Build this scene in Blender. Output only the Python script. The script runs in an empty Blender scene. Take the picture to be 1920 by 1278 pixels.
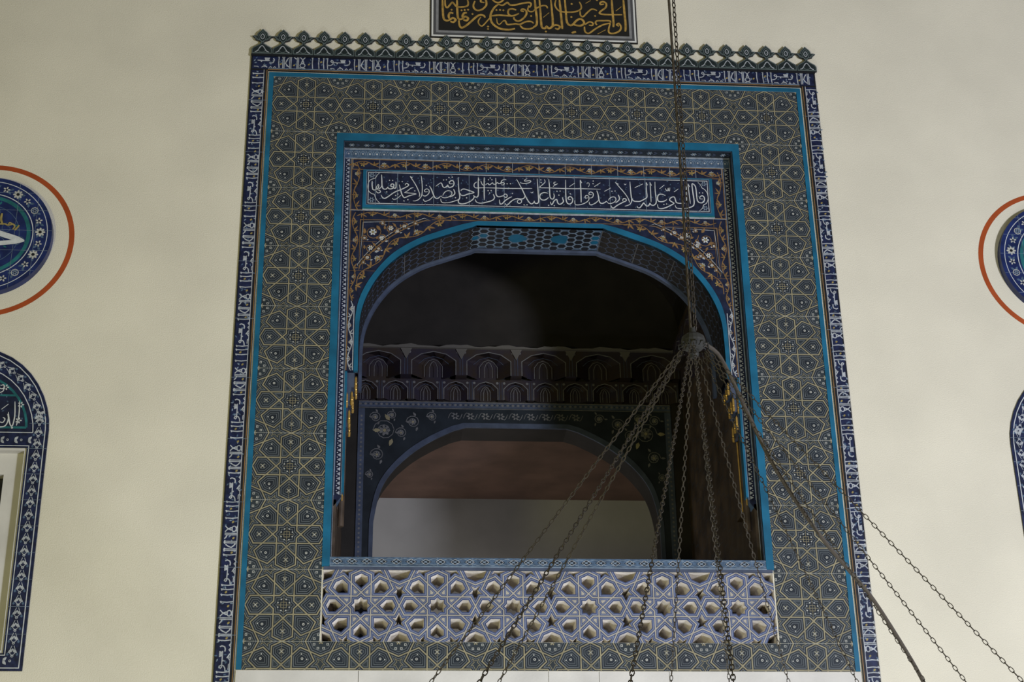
import bpy, math, random, json
from mathutils import Vector, Matrix
from mathutils.geometry import tessellate_polygon
random.seed(7)
S = bpy.context.scene
COL = S.collection
# ------------------------------------------------------------------ camera
cam = bpy.data.cameras.new('camera')
cam.sensor_width = 36.0
cam.lens = 3031.25 / 1920 * 36.0
cam.clip_end = 100
co = bpy.data.objects.new('camera', cam)
COL.objects.link(co)
RT = (0.9968953495998252, -0.0773754401221402, -0.014584348190698974)
DN = (0.018741569858143892, 0.4130825410194943, -0.9105007237032435)
FW = (0.07647493383779262, 0.9074006036865871, 0.41325020135956664)
m = Matrix(((RT[0], -DN[0], -FW[0], -1.10518), (RT[1], -DN[1], -FW[1], -10.36999),
            (RT[2], -DN[2], -FW[2], 1.6), (0, 0, 0, 1)))
co.matrix_world = m
S.camera = co
# ------------------------------------------------------------------ world, lights, exposure
w = bpy.data.worlds.new('hall_world')
S.world = w
w.use_nodes = True
w.node_tree.nodes['Background'].inputs[0].default_value = (1.0, 0.96, 0.9, 1)
w.node_tree.nodes['Background'].inputs[1].default_value = 0.13
S.view_settings.view_transform = 'Standard'
S.view_settings.look = 'None'
S.view_settings.exposure = 0.04
S.view_settings.gamma = 1.0
S.view_settings.use_curve_mapping = False


def lamp(name, loc, target, size, power, color):
    l = bpy.data.lights.new(name, 'AREA')
    l.shape = 'DISK'
    l.size = size
    l.energy = power
    l.color = color
    o = bpy.data.objects.new(name, l)
    o.location = loc
    d = Vector(target) - Vector(loc)
    o.rotation_euler = d.to_track_quat('-Z', 'Y').to_euler()
    COL.objects.link(o)


lamp('hall_lamp_left', (-5.8, -11.0, 1.2), (-3.0, 0, 5.5), 1.2, 270, (1.0, 0.95, 0.36))
lamp('hall_lamp_right', (6.6, -11.0, 1.8), (3.8, 0, 7.5), 1.2, 1340, (0.845, 0.875, 1.0))
lamp('hall_lamp_centre', (0.1, -3.6, 0.5), (0.0, 0, 4.5), 1.0, 120, (0.86, 0.92, 1.0))
lamp('loge_fill_light', (-0.3, 1.5, 3.95), (0.3, 2.0, 7.0), 1.6, 3, (1.0, 0.84, 0.68))  # added fill hidden below the sill, lifts the dark loge; no actual lamp
lamp('rear_room_fill_light', (-0.8, 3.3, 4.0), (-0.6, 4.5, 6.0), 0.8, 26, (1.0, 0.96, 0.92))  # invented source, added out of sight to brighten the rear wall


# ------------------------------------------------------------------ materials
def mk(name, rgb, rough=0.55, var=0.0, scale=8.0, metal=0.0, spec=0.35, bump=0.0, bscale=60.0, rgb2=None):
    mt = bpy.data.materials.new(name)
    mt.use_nodes = True
    nt = mt.node_tree
    b = nt.nodes['Principled BSDF']
    b.inputs['Base Color'].default_value = (*rgb, 1)
    b.inputs['Roughness'].default_value = rough
    b.inputs['Metallic'].default_value = metal
    b.inputs['Specular IOR Level'].default_value = spec
    if var > 0 or rgb2:
        tc = nt.nodes.new('ShaderNodeTexCoord')
        n = nt.nodes.new('ShaderNodeTexNoise')
        n.inputs['Scale'].default_value = scale
        n.inputs['Detail'].default_value = 6
        r = nt.nodes.new('ShaderNodeValToRGB')
        c2 = rgb2 or tuple(min(1, c * (1 + var)) for c in rgb)
        c1 = rgb if rgb2 else tuple(c * (1 - var) for c in rgb)
        r.color_ramp.elements[0].position = 0.35
        r.color_ramp.elements[1].position = 0.65
        r.color_ramp.elements[0].color = (*c1, 1)
        r.color_ramp.elements[1].color = (*c2, 1)
        nt.links.new(tc.outputs['Object'], n.inputs['Vector'])
        nt.links.new(n.outputs['Fac'], r.inputs['Fac'])
        nt.links.new(r.outputs['Color'], b.inputs['Base Color'])
    if bump > 0:
        tc = nt.nodes.new('ShaderNodeTexCoord')
        n2 = nt.nodes.new('ShaderNodeTexNoise')
        n2.inputs['Scale'].default_value = bscale
        n2.inputs['Detail'].default_value = 4
        bp = nt.nodes.new('ShaderNodeBump')
        bp.inputs['Strength'].default_value = bump
        bp.inputs['Distance'].default_value = 0.01
        nt.links.new(tc.outputs['Object'], n2.inputs['Vector'])
        nt.links.new(n2.outputs['Fac'], bp.inputs['Height'])
        nt.links.new(bp.outputs['Normal'], b.inputs['Normal'])
    return mt


M = {}
M['plaster'] = mk('plaster', (0.665, 0.625, 0.505), 0.9, 0.05, 1.3, bump=0.35, bscale=130, spec=0.1)
M['marble'] = mk('marble', (0.56, 0.54, 0.50), 0.6, 0.10, 3.0, bump=0.1)
M['stone'] = mk('stone', (0.78, 0.73, 0.66), 0.85, 0.14, 14.0, bump=0.3, bscale=50, spec=0.1)
M['cyan'] = mk('turquoise_glaze', (0.008, 0.104, 0.19), 0.4, 0.22, 5.0)
M['navy'] = mk('navy_glaze', (0.010, 0.014, 0.036), 0.4, 0.35, 20.0)
M['kblue'] = mk('cobalt_glaze', (0.009, 0.014, 0.046), 0.4, 0.4, 30.0)
M['medblue'] = mk('medallion_blue', (0.010, 0.020, 0.090), 0.35, 0.3, 12.0)
M['orn'] = mk('tile_ornament', (0.22, 0.21, 0.16), 0.5, 0.2, 20.0)
M['rosette'] = mk('rosette_white', (0.30, 0.31, 0.29), 0.5, 0.2, 20.0)
M['black'] = mk('black_glaze', (0.008, 0.009, 0.012), 0.45)
M['ground'] = mk('tile_ground', (0.026, 0.034, 0.040), 0.4, 0.25, 6.0)
M['ground2'] = mk('tile_ground_deep', (0.014, 0.019, 0.026), 0.4, 0.25, 6.0)
M['line'] = mk('tile_blue_line', (0.115, 0.130, 0.140), 0.45, 0.15, 9.0)
M['strap'] = mk('tile_yellow_strap', (0.25, 0.22, 0.135), 0.45, 0.2, 7.0)
M['lstrap'] = mk('lattice_strap', (0.36, 0.33, 0.27), 0.5, 0.15, 9.0)
M['lblue'] = mk('lattice_blue', (0.042, 0.060, 0.14), 0.45, 0.25, 9.0)
M['lpale'] = mk('lattice_pale_line', (0.22, 0.25, 0.33), 0.5, 0.15, 9.0)
M['dot'] = mk('tile_white_dot', (0.42, 0.42, 0.38), 0.45, 0.1, 9.0)
M['grout'] = mk('grout', (0.34, 0.34, 0.30), 0.8)
M['white'] = mk('white_glaze', (0.52, 0.54, 0.54), 0.4, 0.1, 30.0)
M['greywhite'] = mk('grey_white_glaze', (0.36, 0.38, 0.40), 0.45, 0.2, 30.0)
M['pale'] = mk('pale_blue_glaze', (0.17, 0.22, 0.28), 0.45, 0.2, 30.0)
M['midblue'] = mk('mid_blue_glaze', (0.06, 0.10, 0.16), 0.45, 0.3, 30.0)
M['teal'] = mk('teal_glaze', (0.015, 0.12, 0.13), 0.45, 0.3, 12.0)
M['brown'] = mk('ochre_glaze', (0.20, 0.115, 0.045), 0.5, 0.2, 20.0)
M['yellow'] = mk('yellow_glaze', (0.27, 0.21, 0.07), 0.5, 0.2, 20.0)
M['gold'] = mk('gold_paint', (0.36, 0.22, 0.05), 0.55, 0.25, 30.0, spec=0.3)
M['gilt'] = mk('gilding', (0.55, 0.34, 0.09), 0.35, 0.2, 20.0, metal=0.6)
M['boardblack'] = mk('board_black', (0.010, 0.009, 0.007), 0.6)
M['frame_grey'] = mk('frame_grey', (0.20, 0.20, 0.20), 0.5, 0.1, 20.0)
M['frame_dark'] = mk('frame_dark_grey', (0.07, 0.07, 0.072), 0.5)
M['frame_white'] = mk('frame_white', (0.62, 0.62, 0.58), 0.6)
M['red'] = mk('red_paint', (0.33, 0.065, 0.018), 0.8, 0.12, 5.0, spec=0.1)
M['crest'] = mk('crest_green', (0.012, 0.019, 0.020), 0.45, 0.2, 30.0)
M['crestline'] = mk('crest_line', (0.11, 0.14, 0.135), 0.5)
M['iron'] = mk('iron', (0.034, 0.027, 0.018), 0.6, 0.3, 40.0, metal=0.2)
M['cable'] = mk('cable_sheath', (0.05, 0.04, 0.028), 0.6)
M['hub'] = mk('hub_metal', (0.024, 0.024, 0.021), 0.7, 0.25, 30.0, metal=0.1)
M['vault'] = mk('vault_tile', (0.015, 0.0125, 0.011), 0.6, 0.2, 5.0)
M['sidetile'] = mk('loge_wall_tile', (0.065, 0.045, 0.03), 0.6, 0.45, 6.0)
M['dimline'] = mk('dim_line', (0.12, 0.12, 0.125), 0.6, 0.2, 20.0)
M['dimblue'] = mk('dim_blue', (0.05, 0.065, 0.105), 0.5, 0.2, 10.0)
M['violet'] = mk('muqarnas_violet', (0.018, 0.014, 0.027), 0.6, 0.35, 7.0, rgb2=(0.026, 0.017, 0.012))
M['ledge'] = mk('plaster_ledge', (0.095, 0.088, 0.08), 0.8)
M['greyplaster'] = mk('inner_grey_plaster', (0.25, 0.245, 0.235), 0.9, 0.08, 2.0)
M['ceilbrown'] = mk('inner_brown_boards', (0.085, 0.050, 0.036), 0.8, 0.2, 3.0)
M['carpet'] = mk('carpet', (0.16, 0.13, 0.10), 0.95)
M['glassdark'] = mk('window_dark', (0.02, 0.02, 0.02), 0.2)


# ------------------------------------------------------------------ helpers
def tag(o, label=None, cat=None, group=None, kind=None):
    if label: o['label'] = label
    if cat: o['category'] = cat
    if group: o['group'] = group
    if kind: o['kind'] = kind
    return o


def empty(name, loc, label, cat, group=None):
    o = bpy.data.objects.new(name, None)
    o.empty_display_size = 0.1
    o.location = loc
    COL.objects.link(o)
    return tag(o, label, cat, group)


def clip_poly(p, r):
    if r is None: return p
    u0, u1, v0, v1 = r
    for ax, lim, sg in ((0, u0, 1), (0, u1, -1), (1, v0, 1), (1, v1, -1)):
        if not p: return p
        if all((q[ax] - lim) * sg >= 0 for q in p): continue
        out = []
        for i in range(len(p)):
            a, b = p[i - 1], p[i]
            da, db = (a[ax] - lim) * sg, (b[ax] - lim) * sg
            if (da >= 0) != (db >= 0):
                t = da / (da - db)
                out.append((a[0] + (b[0] - a[0]) * t, a[1] + (b[1] - a[1]) * t))
            if db >= 0: out.append(b)
        p = out
    return p


def area(p):
    return 0.5 * sum(p[i - 1][0] * p[i][1] - p[i][0] * p[i - 1][1] for i in range(len(p)))


def inset(p, d):
    """inset of a counter-clockwise polygon (negative d grows it)"""
    n = len(p)
    out = []
    for i in range(n):
        a, b, c = p[i - 1], p[i], p[(i + 1) % n]
        e1 = Vector((b[0] - a[0], b[1] - a[1]))
        e2 = Vector((c[0] - b[0], c[1] - b[1]))
        if e1.length < 1e-9: e1 = e2
        if e2.length < 1e-9: e2 = e1
        e1.normalize(); e2.normalize()
        n1 = Vector((-e1.y, e1.x)); n2 = Vector((-e2.y, e2.x))
        k = 1 + n1.dot(n2)
        q = (n1 + n2) / max(k, 0.28)
        out.append((b[0] + q.x * d, b[1] + q.y * d))
    return out


def catmull(pts, n=4, closed=False):
    if len(pts) < 3: return list(pts)
    out = []
    N = len(pts)
    rng = range(N if closed else N - 1)
    for i in rng:
        if closed:
            p0, p1, p2, p3 = pts[i - 1], pts[i], pts[(i + 1) % N], pts[(i + 2) % N]
        else:
            p0, p1, p2, p3 = pts[max(i - 1, 0)], pts[i], pts[i + 1], pts[min(i + 2, N - 1)]
        for k in range(n):
            t = k / n
            out.append(tuple(0.5 * (2 * b + (c - a) * t + (2 * a - 5 * b + 4 * c - d) * t * t + (3 * b - a - 3 * c + d) * t ** 3)
                             for a, b, c, d in zip(p0, p1, p2, p3)))
    if not closed: out.append(tuple(pts[-1]))
    return out


def xz(y, sgn=-1):
    """a wall-parallel surface at depth y; h grows towards the hall"""
    return lambda u, v, h: (u, y - h, v)


class Pan:
    """collects flat glaze shapes and solids for ONE mesh object"""
    def __init__(s, fn=None, clip=None, step=0.0009):
        s.v = []; s.f = []; s.mi = []; s.names = []; s.fn = fn or xz(0); s.clip = clip; s.step = step; s.k = 0

    def mat(s, name):
        if name not in s.names: s.names.append(name)
        return s.names.index(name)

    def face(s, pts3, mat):
        b = len(s.v)
        s.v += [tuple(p) for p in pts3]
        s.f.append(tuple(range(b, b + len(pts3))))
        s.mi.append(s.mat(mat))

    def poly(s, p, mat, h=0):
        p = clip_poly(list(p), s.clip)
        if p and len(p) > 2 and abs(area(p)) > 1e-9:
            s.k = (s.k + 1) % 120                     # a hair of relief so that crossing strokes never share a plane
            s.face([s.fn(q[0], q[1], h * s.step + s.k * 4e-6) for q in p], mat)

    def ring(s, p, d0, d1, mat, h=1):
        A, B = inset(p, d0), inset(p, d1)
        for i in range(len(p)):
            s.poly([A[i - 1], A[i], B[i], B[i - 1]], mat, h)

    def ribbon(s, pts, w, mat, h=1, closed=False, taper=0.0):
        n = len(pts)
        if n < 2: return
        L = []; R = []
        for i in range(n):
            if closed: a, b, c = pts[i - 1], pts[i], pts[(i + 1) % n]
            else: a, b, c = pts[max(i - 1, 0)], pts[i], pts[min(i + 1, n - 1)]
            e1 = Vector((b[0] - a[0], b[1] - a[1])); e2 = Vector((c[0] - b[0], c[1] - b[1]))
            if e1.length < 1e-9: e1 = e2
            if e2.length < 1e-9: e2 = e1
            if e1.length < 1e-9: e1 = e2 = Vector((1, 0))
            e1 = e1.normalized(); e2 = e2.normalized()
            n1 = Vector((-e1.y, e1.x)); n2 = Vector((-e2.y, e2.x))
            q = (n1 + n2) / max(1 + n1.dot(n2), 0.5)
            ww = w / 2
            if taper:
                t = i / (n - 1)
                ww *= 1 - taper * (1 - min(1, min(t, 1 - t) * 5)) ** 1.5
            L.append((b[0] + q.x * ww, b[1] + q.y * ww)); R.append((b[0] - q.x * ww, b[1] - q.y * ww))
        for i in range(n if closed else n - 1):
            j = (i + 1) % n
            s.poly([R[i], R[j], L[j], L[i]], mat, h)

    def disc(s, c, r, mat, h=1, n=10, r2=None, rot=0.0):
        r2 = r2 or r
        p = []
        for k in range(n):
            a = 2 * math.pi * k / n
            x, y = r * math.cos(a), r2 * math.sin(a)
            p.append((c[0] + x * math.cos(rot) - y * math.sin(rot), c[1] + x * math.sin(rot) + y * math.cos(rot)))
        s.poly(p, mat, h)

    def flower(s, c, r, mat, core, h=2, petals=6, rot=0.0, open_=True):
        for k in range(petals):
            a = rot + 2 * math.pi * k / petals
            s.disc((c[0] + 0.62 * r * math.cos(a), c[1] + 0.62 * r * math.sin(a)), 0.40 * r, mat, h, 6, 0.24 * r, a)
        s.disc(c, 0.30 * r, core, h + 1, 7)

    def leaf(s, c, l, wd, ang, mat, h=2):
        p = [(0, 0), (0.35, 0.5), (0.7, 0.35), (1, 0), (0.7, -0.35), (0.35, -0.5)]
        ca, sa = math.cos(ang), math.sin(ang)
        s.poly([(c[0] + l * x * ca - wd * y * sa, c[1] + l * x * sa + wd * y * ca) for x, y in p], mat, h)

    def rect(s, u0, u1, v0, v1, mat, h=0):
        s.poly([(u0, v0), (u1, v0), (u1, v1), (u0, v1)], mat, h)

    def frame(s, u0, u1, v0, v1, w, mat, h=1):
        s.rect(u0, u1, v0, v0 + w, mat, h); s.rect(u0, u1, v1 - w, v1, mat, h)
        s.rect(u0, u0 + w, v0 + w, v1 - w, mat, h); s.rect(u1 - w, u1, v0 + w, v1 - w, mat, h)

    def box(s, x0, x1, y0, y1, z0, z1, mat):
        c = [(x, y, z) for x in (x0, x1) for y in (y0, y1) for z in (z0, z1)]
        for q in ((0, 1, 3, 2), (4, 6, 7, 5), (0, 4, 5, 1), (2, 3, 7, 6), (0, 2, 6, 4), (1, 5, 7, 3)):
            s.face([c[i] for i in q], mat)

    def prism(s, p, y0, y1, mat, side=None, holes=()):
        """extrude a wall-plane polygon from depth y0 (front) to y1 (back)"""
        loops = [list(p)] + [list(hh) for hh in holes]
        flat = [q for l in loops for q in l]
        if holes:
            tris = tessellate_polygon([[Vector((q[0], q[1], 0)) for q in l] for l in loops])
        else:
            tris = [tuple(range(len(p)))]
        for t in tris:
            s.face([(flat[i][0], y0, flat[i][1]) for i in t], mat)
            s.face([(flat[i][0], y1, flat[i][1]) for i in reversed(t)], mat)
        for l in loops:
            for i in range(len(l)):
                a, b = l[i - 1], l[i]
                s.face([(a[0], y0, a[1]), (b[0], y0, b[1]), (b[0], y1, b[1]), (a[0], y1, a[1])], side or mat)

    def tube(s, pts, r, mat, n=8):
        """round bar along 3-D points; r a number or one radius per point"""
        rs = r if isinstance(r, (list, tuple)) else [r] * len(pts)
        pts = [Vector(p) for p in pts]
        rings = []
        up = Vector((0.13, 0.31, 0.94))
        for i, p in enumerate(pts):
            t = (pts[min(i + 1, len(pts) - 1)] - pts[max(i - 1, 0)]).normalized()
            a = t.cross(up)
            if a.length < 1e-3: a = t.cross(Vector((1, 0, 0)))
            a.normalize(); b = t.cross(a)
            rings.append([p + (a * math.cos(2 * math.pi * k / n) + b * math.sin(2 * math.pi * k / n)) * rs[i] for k in range(n)])
        for i in range(len(rings) - 1):
            for k in range(n):
                s.face([rings[i][k], rings[i][(k + 1) % n], rings[i + 1][(k + 1) % n], rings[i + 1][k]], mat)
        s.face(rings[0][::-1], mat); s.face(rings[-1], mat)

    def lathe(s, prof, c, mat, n=16):
        for i in range(len(prof) - 1):
            (r0, z0), (r1, z1) = prof[i], prof[i + 1]
            for k in range(n):
                a, b = 2 * math.pi * k / n, 2 * math.pi * (k + 1) / n
                s.face([(c[0] + r * math.cos(t), c[1] + r * math.sin(t), c[2] + z) for r, z, t in
                        ((r0, z0, a), (r0, z0, b), (r1, z1, b), (r1, z1, a))], mat)

    def build(s, name, parent=None, smooth=False, weld=False):
        me = bpy.data.meshes.new(name)
        off = Vector((0, 0, 0))
        q = parent
        while q is not None:
            off += q.location
            q = q.parent
        me.from_pydata([tuple(Vector(p) - off) for p in s.v], [], s.f)
        for nme in s.names: me.materials.append(M[nme])
        me.polygons.foreach_set('material_index', s.mi)
        if smooth: me.polygons.foreach_set('use_smooth', [True] * len(me.polygons))
        me.update()
        o = bpy.data.objects.new(name, me)
        COL.objects.link(o)
        if parent is not None: o.parent = parent
        return o


def struct(o, label=None):
    return tag(o, label, None, None, 'structure')
# ================================================================== the setting
PX, PZ, TOP = 0.5, 0.478468, 8.4715        # tile repeat and top of the star tiles
ROW = lambda r: TOP - PZ * r
ZL1, ZL0, ZB = ROW(8), ROW(9), 3.981       # lattice top, lattice bottom, tile bottom
WCX = (-3.947, 3.859)                      # axes of the two side bays
JX = 1.46                                  # half width of the recessed opening
RZ = 7.93                                  # top of the recess

p = Pan()
hole_mid = [(-JX, ZL0 + 0.001), (JX, ZL0 + 0.001), (JX, RZ), (-JX, RZ)]
hole_mid = [(-1.5, ZL0), (1.5, ZL0), (1.5, ZL1 + 0.02), (JX, ZL1 + 0.02), (JX, RZ), (-JX, RZ), (-JX, ZL1 + 0.02), (-1.5, ZL1 + 0.02)]
holes = [hole_mid] + [[(c - 0.447, 4.079), (c + 0.447, 4.079), (c + 0.447, 5.467), (c - 0.447, 5.467)] for c in WCX]
p.prism([(-7, 0), (7, 0), (7, 10.6), (-7, 10.6)], 0.0, 0.5, 'plaster', 'plaster', holes)
struct(p.build('wall_front'), 'cream plaster hall wall around the tiled opening')
p = Pan(); p.box(-7, 7, -12, 0.5, -0.1, 0.0, 'carpet'); struct(p.build('floor'))

# loge behind the opening
p = Pan()
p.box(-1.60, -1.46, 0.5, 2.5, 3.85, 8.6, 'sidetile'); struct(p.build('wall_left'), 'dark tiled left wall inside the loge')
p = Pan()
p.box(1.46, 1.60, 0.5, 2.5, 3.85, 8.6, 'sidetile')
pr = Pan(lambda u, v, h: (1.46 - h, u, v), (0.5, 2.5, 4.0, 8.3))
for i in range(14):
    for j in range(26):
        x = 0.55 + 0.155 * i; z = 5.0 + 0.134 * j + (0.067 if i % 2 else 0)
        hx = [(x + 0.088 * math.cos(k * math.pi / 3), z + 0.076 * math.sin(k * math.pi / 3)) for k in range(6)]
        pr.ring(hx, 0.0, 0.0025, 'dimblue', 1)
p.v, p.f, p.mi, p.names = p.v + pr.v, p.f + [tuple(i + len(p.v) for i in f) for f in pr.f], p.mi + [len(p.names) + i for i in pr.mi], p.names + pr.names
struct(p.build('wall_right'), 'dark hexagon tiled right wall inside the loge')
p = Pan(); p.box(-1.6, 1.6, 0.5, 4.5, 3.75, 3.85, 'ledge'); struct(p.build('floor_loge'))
# vault: a shallow barrel of dark tiles with faint hexagon outlines
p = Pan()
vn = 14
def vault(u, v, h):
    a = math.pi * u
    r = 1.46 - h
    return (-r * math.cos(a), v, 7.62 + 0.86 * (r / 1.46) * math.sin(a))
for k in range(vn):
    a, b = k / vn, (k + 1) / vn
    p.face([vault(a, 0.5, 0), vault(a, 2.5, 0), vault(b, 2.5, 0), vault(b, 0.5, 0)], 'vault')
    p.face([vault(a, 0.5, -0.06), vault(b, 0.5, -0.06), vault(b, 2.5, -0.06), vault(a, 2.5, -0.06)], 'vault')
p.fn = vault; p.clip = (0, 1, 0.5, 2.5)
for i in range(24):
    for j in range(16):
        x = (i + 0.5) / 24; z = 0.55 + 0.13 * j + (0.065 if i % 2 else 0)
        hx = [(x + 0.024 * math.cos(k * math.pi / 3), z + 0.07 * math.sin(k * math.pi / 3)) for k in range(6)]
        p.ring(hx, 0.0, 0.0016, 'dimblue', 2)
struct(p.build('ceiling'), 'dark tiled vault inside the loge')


def half_curve(half, n=5):
    """mirror a right half outline (foot to crown) into a full left-foot to right-foot curve"""
    h = catmull(half, n)
    return [(-x, z) for x, z in h] + [(x, z) for x, z in reversed(h) if x > 1e-6]


AO = half_curve([(1.343, 6.115), (1.343, 6.40), (1.333, 6.60), (1.285, 6.76), (1.195, 6.915), (1.075, 7.055), (0.91, 7.168), (0.75, 7.238), (0.575, 7.302)]) 
AO = [(x, z) for x, z in AO]
AOf = AO[:len(AO) // 2] + [(-0.46, 7.332), (0.46, 7.332)] + AO[len(AO) // 2:]
AI = half_curve([(1.313, 6.115), (1.313, 6.42), (1.297, 6.59), (1.248, 6.74), (1.17, 6.88), (1.055, 7.012), (0.88, 7.135), (0.69, 7.212), (0.50, 7.282)])
AIf = AI[:len(AI) // 2] + [(-0.47, 7.297), (0.47, 7.297)] + AI[len(AI) // 2:]
# inner arch (between the loge and the room behind), 2.5 m in
IO = half_curve([(1.235, 4.3), (1.235, 5.6), (1.225, 5.85), (1.17, 6.10), (1.06, 6.28), (0.90, 6.44), (0.72, 6.56), (0.55, 6.645)])
IOf = IO[:len(IO) // 2] + [(-0.45, 6.675), (0.45, 6.675)] + IO[len(IO) // 2:]
II = half_curve([(1.20, 4.3), (1.20, 5.6), (1.19, 5.84), (1.135, 6.08), (1.03, 6.25), (0.87, 6.405), (0.70, 6.52), (0.53, 6.605)])
IIf = II[:len(II) // 2] + [(-0.43, 6.635), (0.43, 6.635)] + II[len(II) // 2:]
p = Pan()
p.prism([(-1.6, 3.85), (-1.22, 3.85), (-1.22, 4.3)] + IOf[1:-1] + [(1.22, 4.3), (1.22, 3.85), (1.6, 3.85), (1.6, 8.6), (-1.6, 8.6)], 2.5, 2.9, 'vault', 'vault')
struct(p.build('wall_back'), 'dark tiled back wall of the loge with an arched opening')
p = Pan()
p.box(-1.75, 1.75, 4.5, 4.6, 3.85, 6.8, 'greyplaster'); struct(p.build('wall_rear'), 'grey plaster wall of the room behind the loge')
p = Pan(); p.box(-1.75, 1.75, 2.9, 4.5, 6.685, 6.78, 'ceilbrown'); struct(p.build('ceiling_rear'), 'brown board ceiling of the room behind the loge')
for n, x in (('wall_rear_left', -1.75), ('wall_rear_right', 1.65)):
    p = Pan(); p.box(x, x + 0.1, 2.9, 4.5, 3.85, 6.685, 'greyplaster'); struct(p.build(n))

# ================================================================== star tile pattern
QA, QD = 0.26, 0.368


def sym8(p):
    """the distinct images of a polygon under the square's symmetries, all counter-clockwise"""
    seen = {}
    for f in (lambda x, y: (x, y), lambda x, y: (-x, y)):
        for r in range(4):
            q = []
            for x, y in p:
                x, y = f(x, y)
                for _ in range(r): x, y = -y, x
                q.append((x, y))
            if area(q) < 0: q.reverse()
            k = tuple(sorted((round(a, 3), round(b, 3)) for a, b in q))
            seen.setdefault(k, q)
    return list(seen.values())


i_ = QD - QA
star = []
for k in range(4):
    for (x, y) in ((QD, 0), (QA, i_), (QA, QA), (i_, QA)):
        for _ in range(k): x, y = -y, x
        star.append((x, y))
KITE = sym8([(QA, QA), (0.628, QA), (0.84, 0.473), (0.725, 0.725), (0.473, 0.84), (QA, 0.628)])
HEXA = sym8([(0, QD), (QA, 0.628), (QA, 0.87), (0, 1), (-QA, 0.87), (-QA, 0.628)])
TRI = sym8([(0, QD), (i_, QA), (QA, QA), (QA, 0.628)])
S5 = [(1, 0.6), (0.725, 0.725), (0.84, 0.473), (0.628, 0.26), (0.87, 0.26), (1, 0), (1.13, 0.26), (1.372, 0.26), (1.16, 0.473), (1.275, 0.725)]
if area(S5) < 0: S5.reverse()
STAR5 = [q for q in sym8(S5) if sum(a for a, b in q) > 9.5 or sum(b for a, b in q) > 9.5]
OCT = [(1 + x, 1 + y) for x, y in ((0.4, 0), (0.275, 0.275), (0, 0.4), (-0.275, 0.275), (-0.4, 0), (-0.275, -0.275), (0, -0.4), (0.275, -0.275))]


def star_panel(pan, cols, rows, detail=True):
    for r in rows:
        for c in cols:
            cx, cz = -2.0 + PX * (c + 0.5), TOP - PZ * (r + 0.5)
            T = lambda q: [(cx + x * PX / 2, cz + y * PZ / 2) for x, y in q]
            u = PX / 2
            for kind, polys in (('star', [star]), ('kite', KITE), ('hex', HEXA), ('tri', TRI), ('s5', STAR5), ('oct', [OCT])):
                for q in polys:
                    P = T(q)
                    pan.ring(P, 0, 0.0165 * u, 'strap', 3)
                    if kind == 'tri':
                        pan.ring(P, 0.045 * u, 0.06 * u, 'line', 2)
                        continue
                    pan.ring(P, 0.019 * u, 0.046 * u, 'ground2', 1)
                    pan.ring(P, 0.047 * u, 0.066 * u, 'line', 2)
                    if kind == 's5':
                        pan.ring(P, 0.095 * u, 0.108 * u, 'strap', 2)
                        continue
                    pan.ring(P, 0.067 * u, 0.095 * u, 'ground2', 1)
                    pan.ring(P, 0.105 * u, 0.118 * u, 'line', 2)
                    mx = sum(a for a, b in P) / len(P); mz = sum(b for a, b in P) / len(P)
                    if kind == 'hex':
                        pan.poly(inset(P, 0.125 * u), 'ground2', 1)
                        pan.ring(inset(P, 0.125 * u), 0.035 * u, 0.046 * u, 'line', 2); pan.flower((mx, mz), 0.078 * u, 'orn', 'dot', 2, 4, 0.785)
                    elif kind == 'kite':
                        pan.poly(inset(P, 0.125 * u), 'ground2', 1)
                        pan.ring(inset(P, 0.155 * u), 0, 0.011 * u, 'line', 2)
                        dx, dz = (1 if mx > cx else -1), (1 if mz > cz else -1)
                        pan.disc((mx, mz), 0.036 * u, 'dot', 2, 6)
                        pan.disc((mx, mz), 0.016 * u, 'ground2', 3, 5)
                        pan.disc((mx - 0.02 * u * dx, mz + 0.12 * u * dz), 0.020 * u, 'dot', 2, 5)
                        pan.disc((mx + 0.12 * u * dx, mz - 0.02 * u * dz), 0.020 * u, 'dot', 2, 5)
                    elif kind == 'oct':
                        for k in range(8):
                            a = math.pi / 8 + k * math.pi / 4
                            c0 = (mx + 0.19 * u * math.cos(a), mz + 0.19 * u * math.sin(a))
                            pan.ring([(c0[0] - .03 * u, c0[1] - .03 * u), (c0[0] + .03 * u, c0[1] - .03 * u), (c0[0] + .03 * u, c0[1] + .03 * u), (c0[0] - .03 * u, c0[1] + .03 * u)], 0, 0.013 * u, 'dot', 2)
                        pan.flower((mx, mz), 0.08 * u, 'strap', 'dot', 2, 6)
                    else:
                        pan.poly(inset(P, 0.125 * u), 'ground2', 1)
                        for k in range(8):
                            a = math.pi / 8 + k * math.pi / 4
                            pan.disc((mx + 0.16 * u * math.cos(a), mz + 0.16 * u * math.sin(a)), 0.022 * u, 'dot', 2, 5)
                        pan.rect(mx - .17 * u, mx + .17 * u, mz - .006 * u, mz + .006 * u, 'strap', 2)
                        pan.rect(mx - .006 * u, mx + .006 * u, mz - .17 * u, mz + .17 * u, 'strap', 2)
                        pan.ring([(mx - .08 * u, mz - .08 * u), (mx + .08 * u, mz - .08 * u), (mx + .08 * u, mz + .08 * u), (mx - .08 * u, mz + .08 * u)], 0, 0.014 * u, 'strap', 2)


def tile_part(name, parent, u0, u1, v0, v1, cols, rows):
    pan = Pan(xz(-0.004), (u0, u1, v0, v1))
    pan.box(u0, u1, -0.004, 0.002, v0, v1, 'ground')
    star_panel(pan, cols, rows)
    for r in range(int(min(rows)), int(max(rows)) + 2):           # grout joints
        z = TOP - PZ * r
        pan.rect(u0, u1, z - 0.0014, z + 0.0014, 'grout', 4)
    for c in cols:
        x = -2.0 + PX * (c + 0.5)
        if u0 < x < u1: pan.rect(x - 0.001, x + 0.001, v0, v1, 'strap', 4)
    return pan.build(name, parent)


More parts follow.
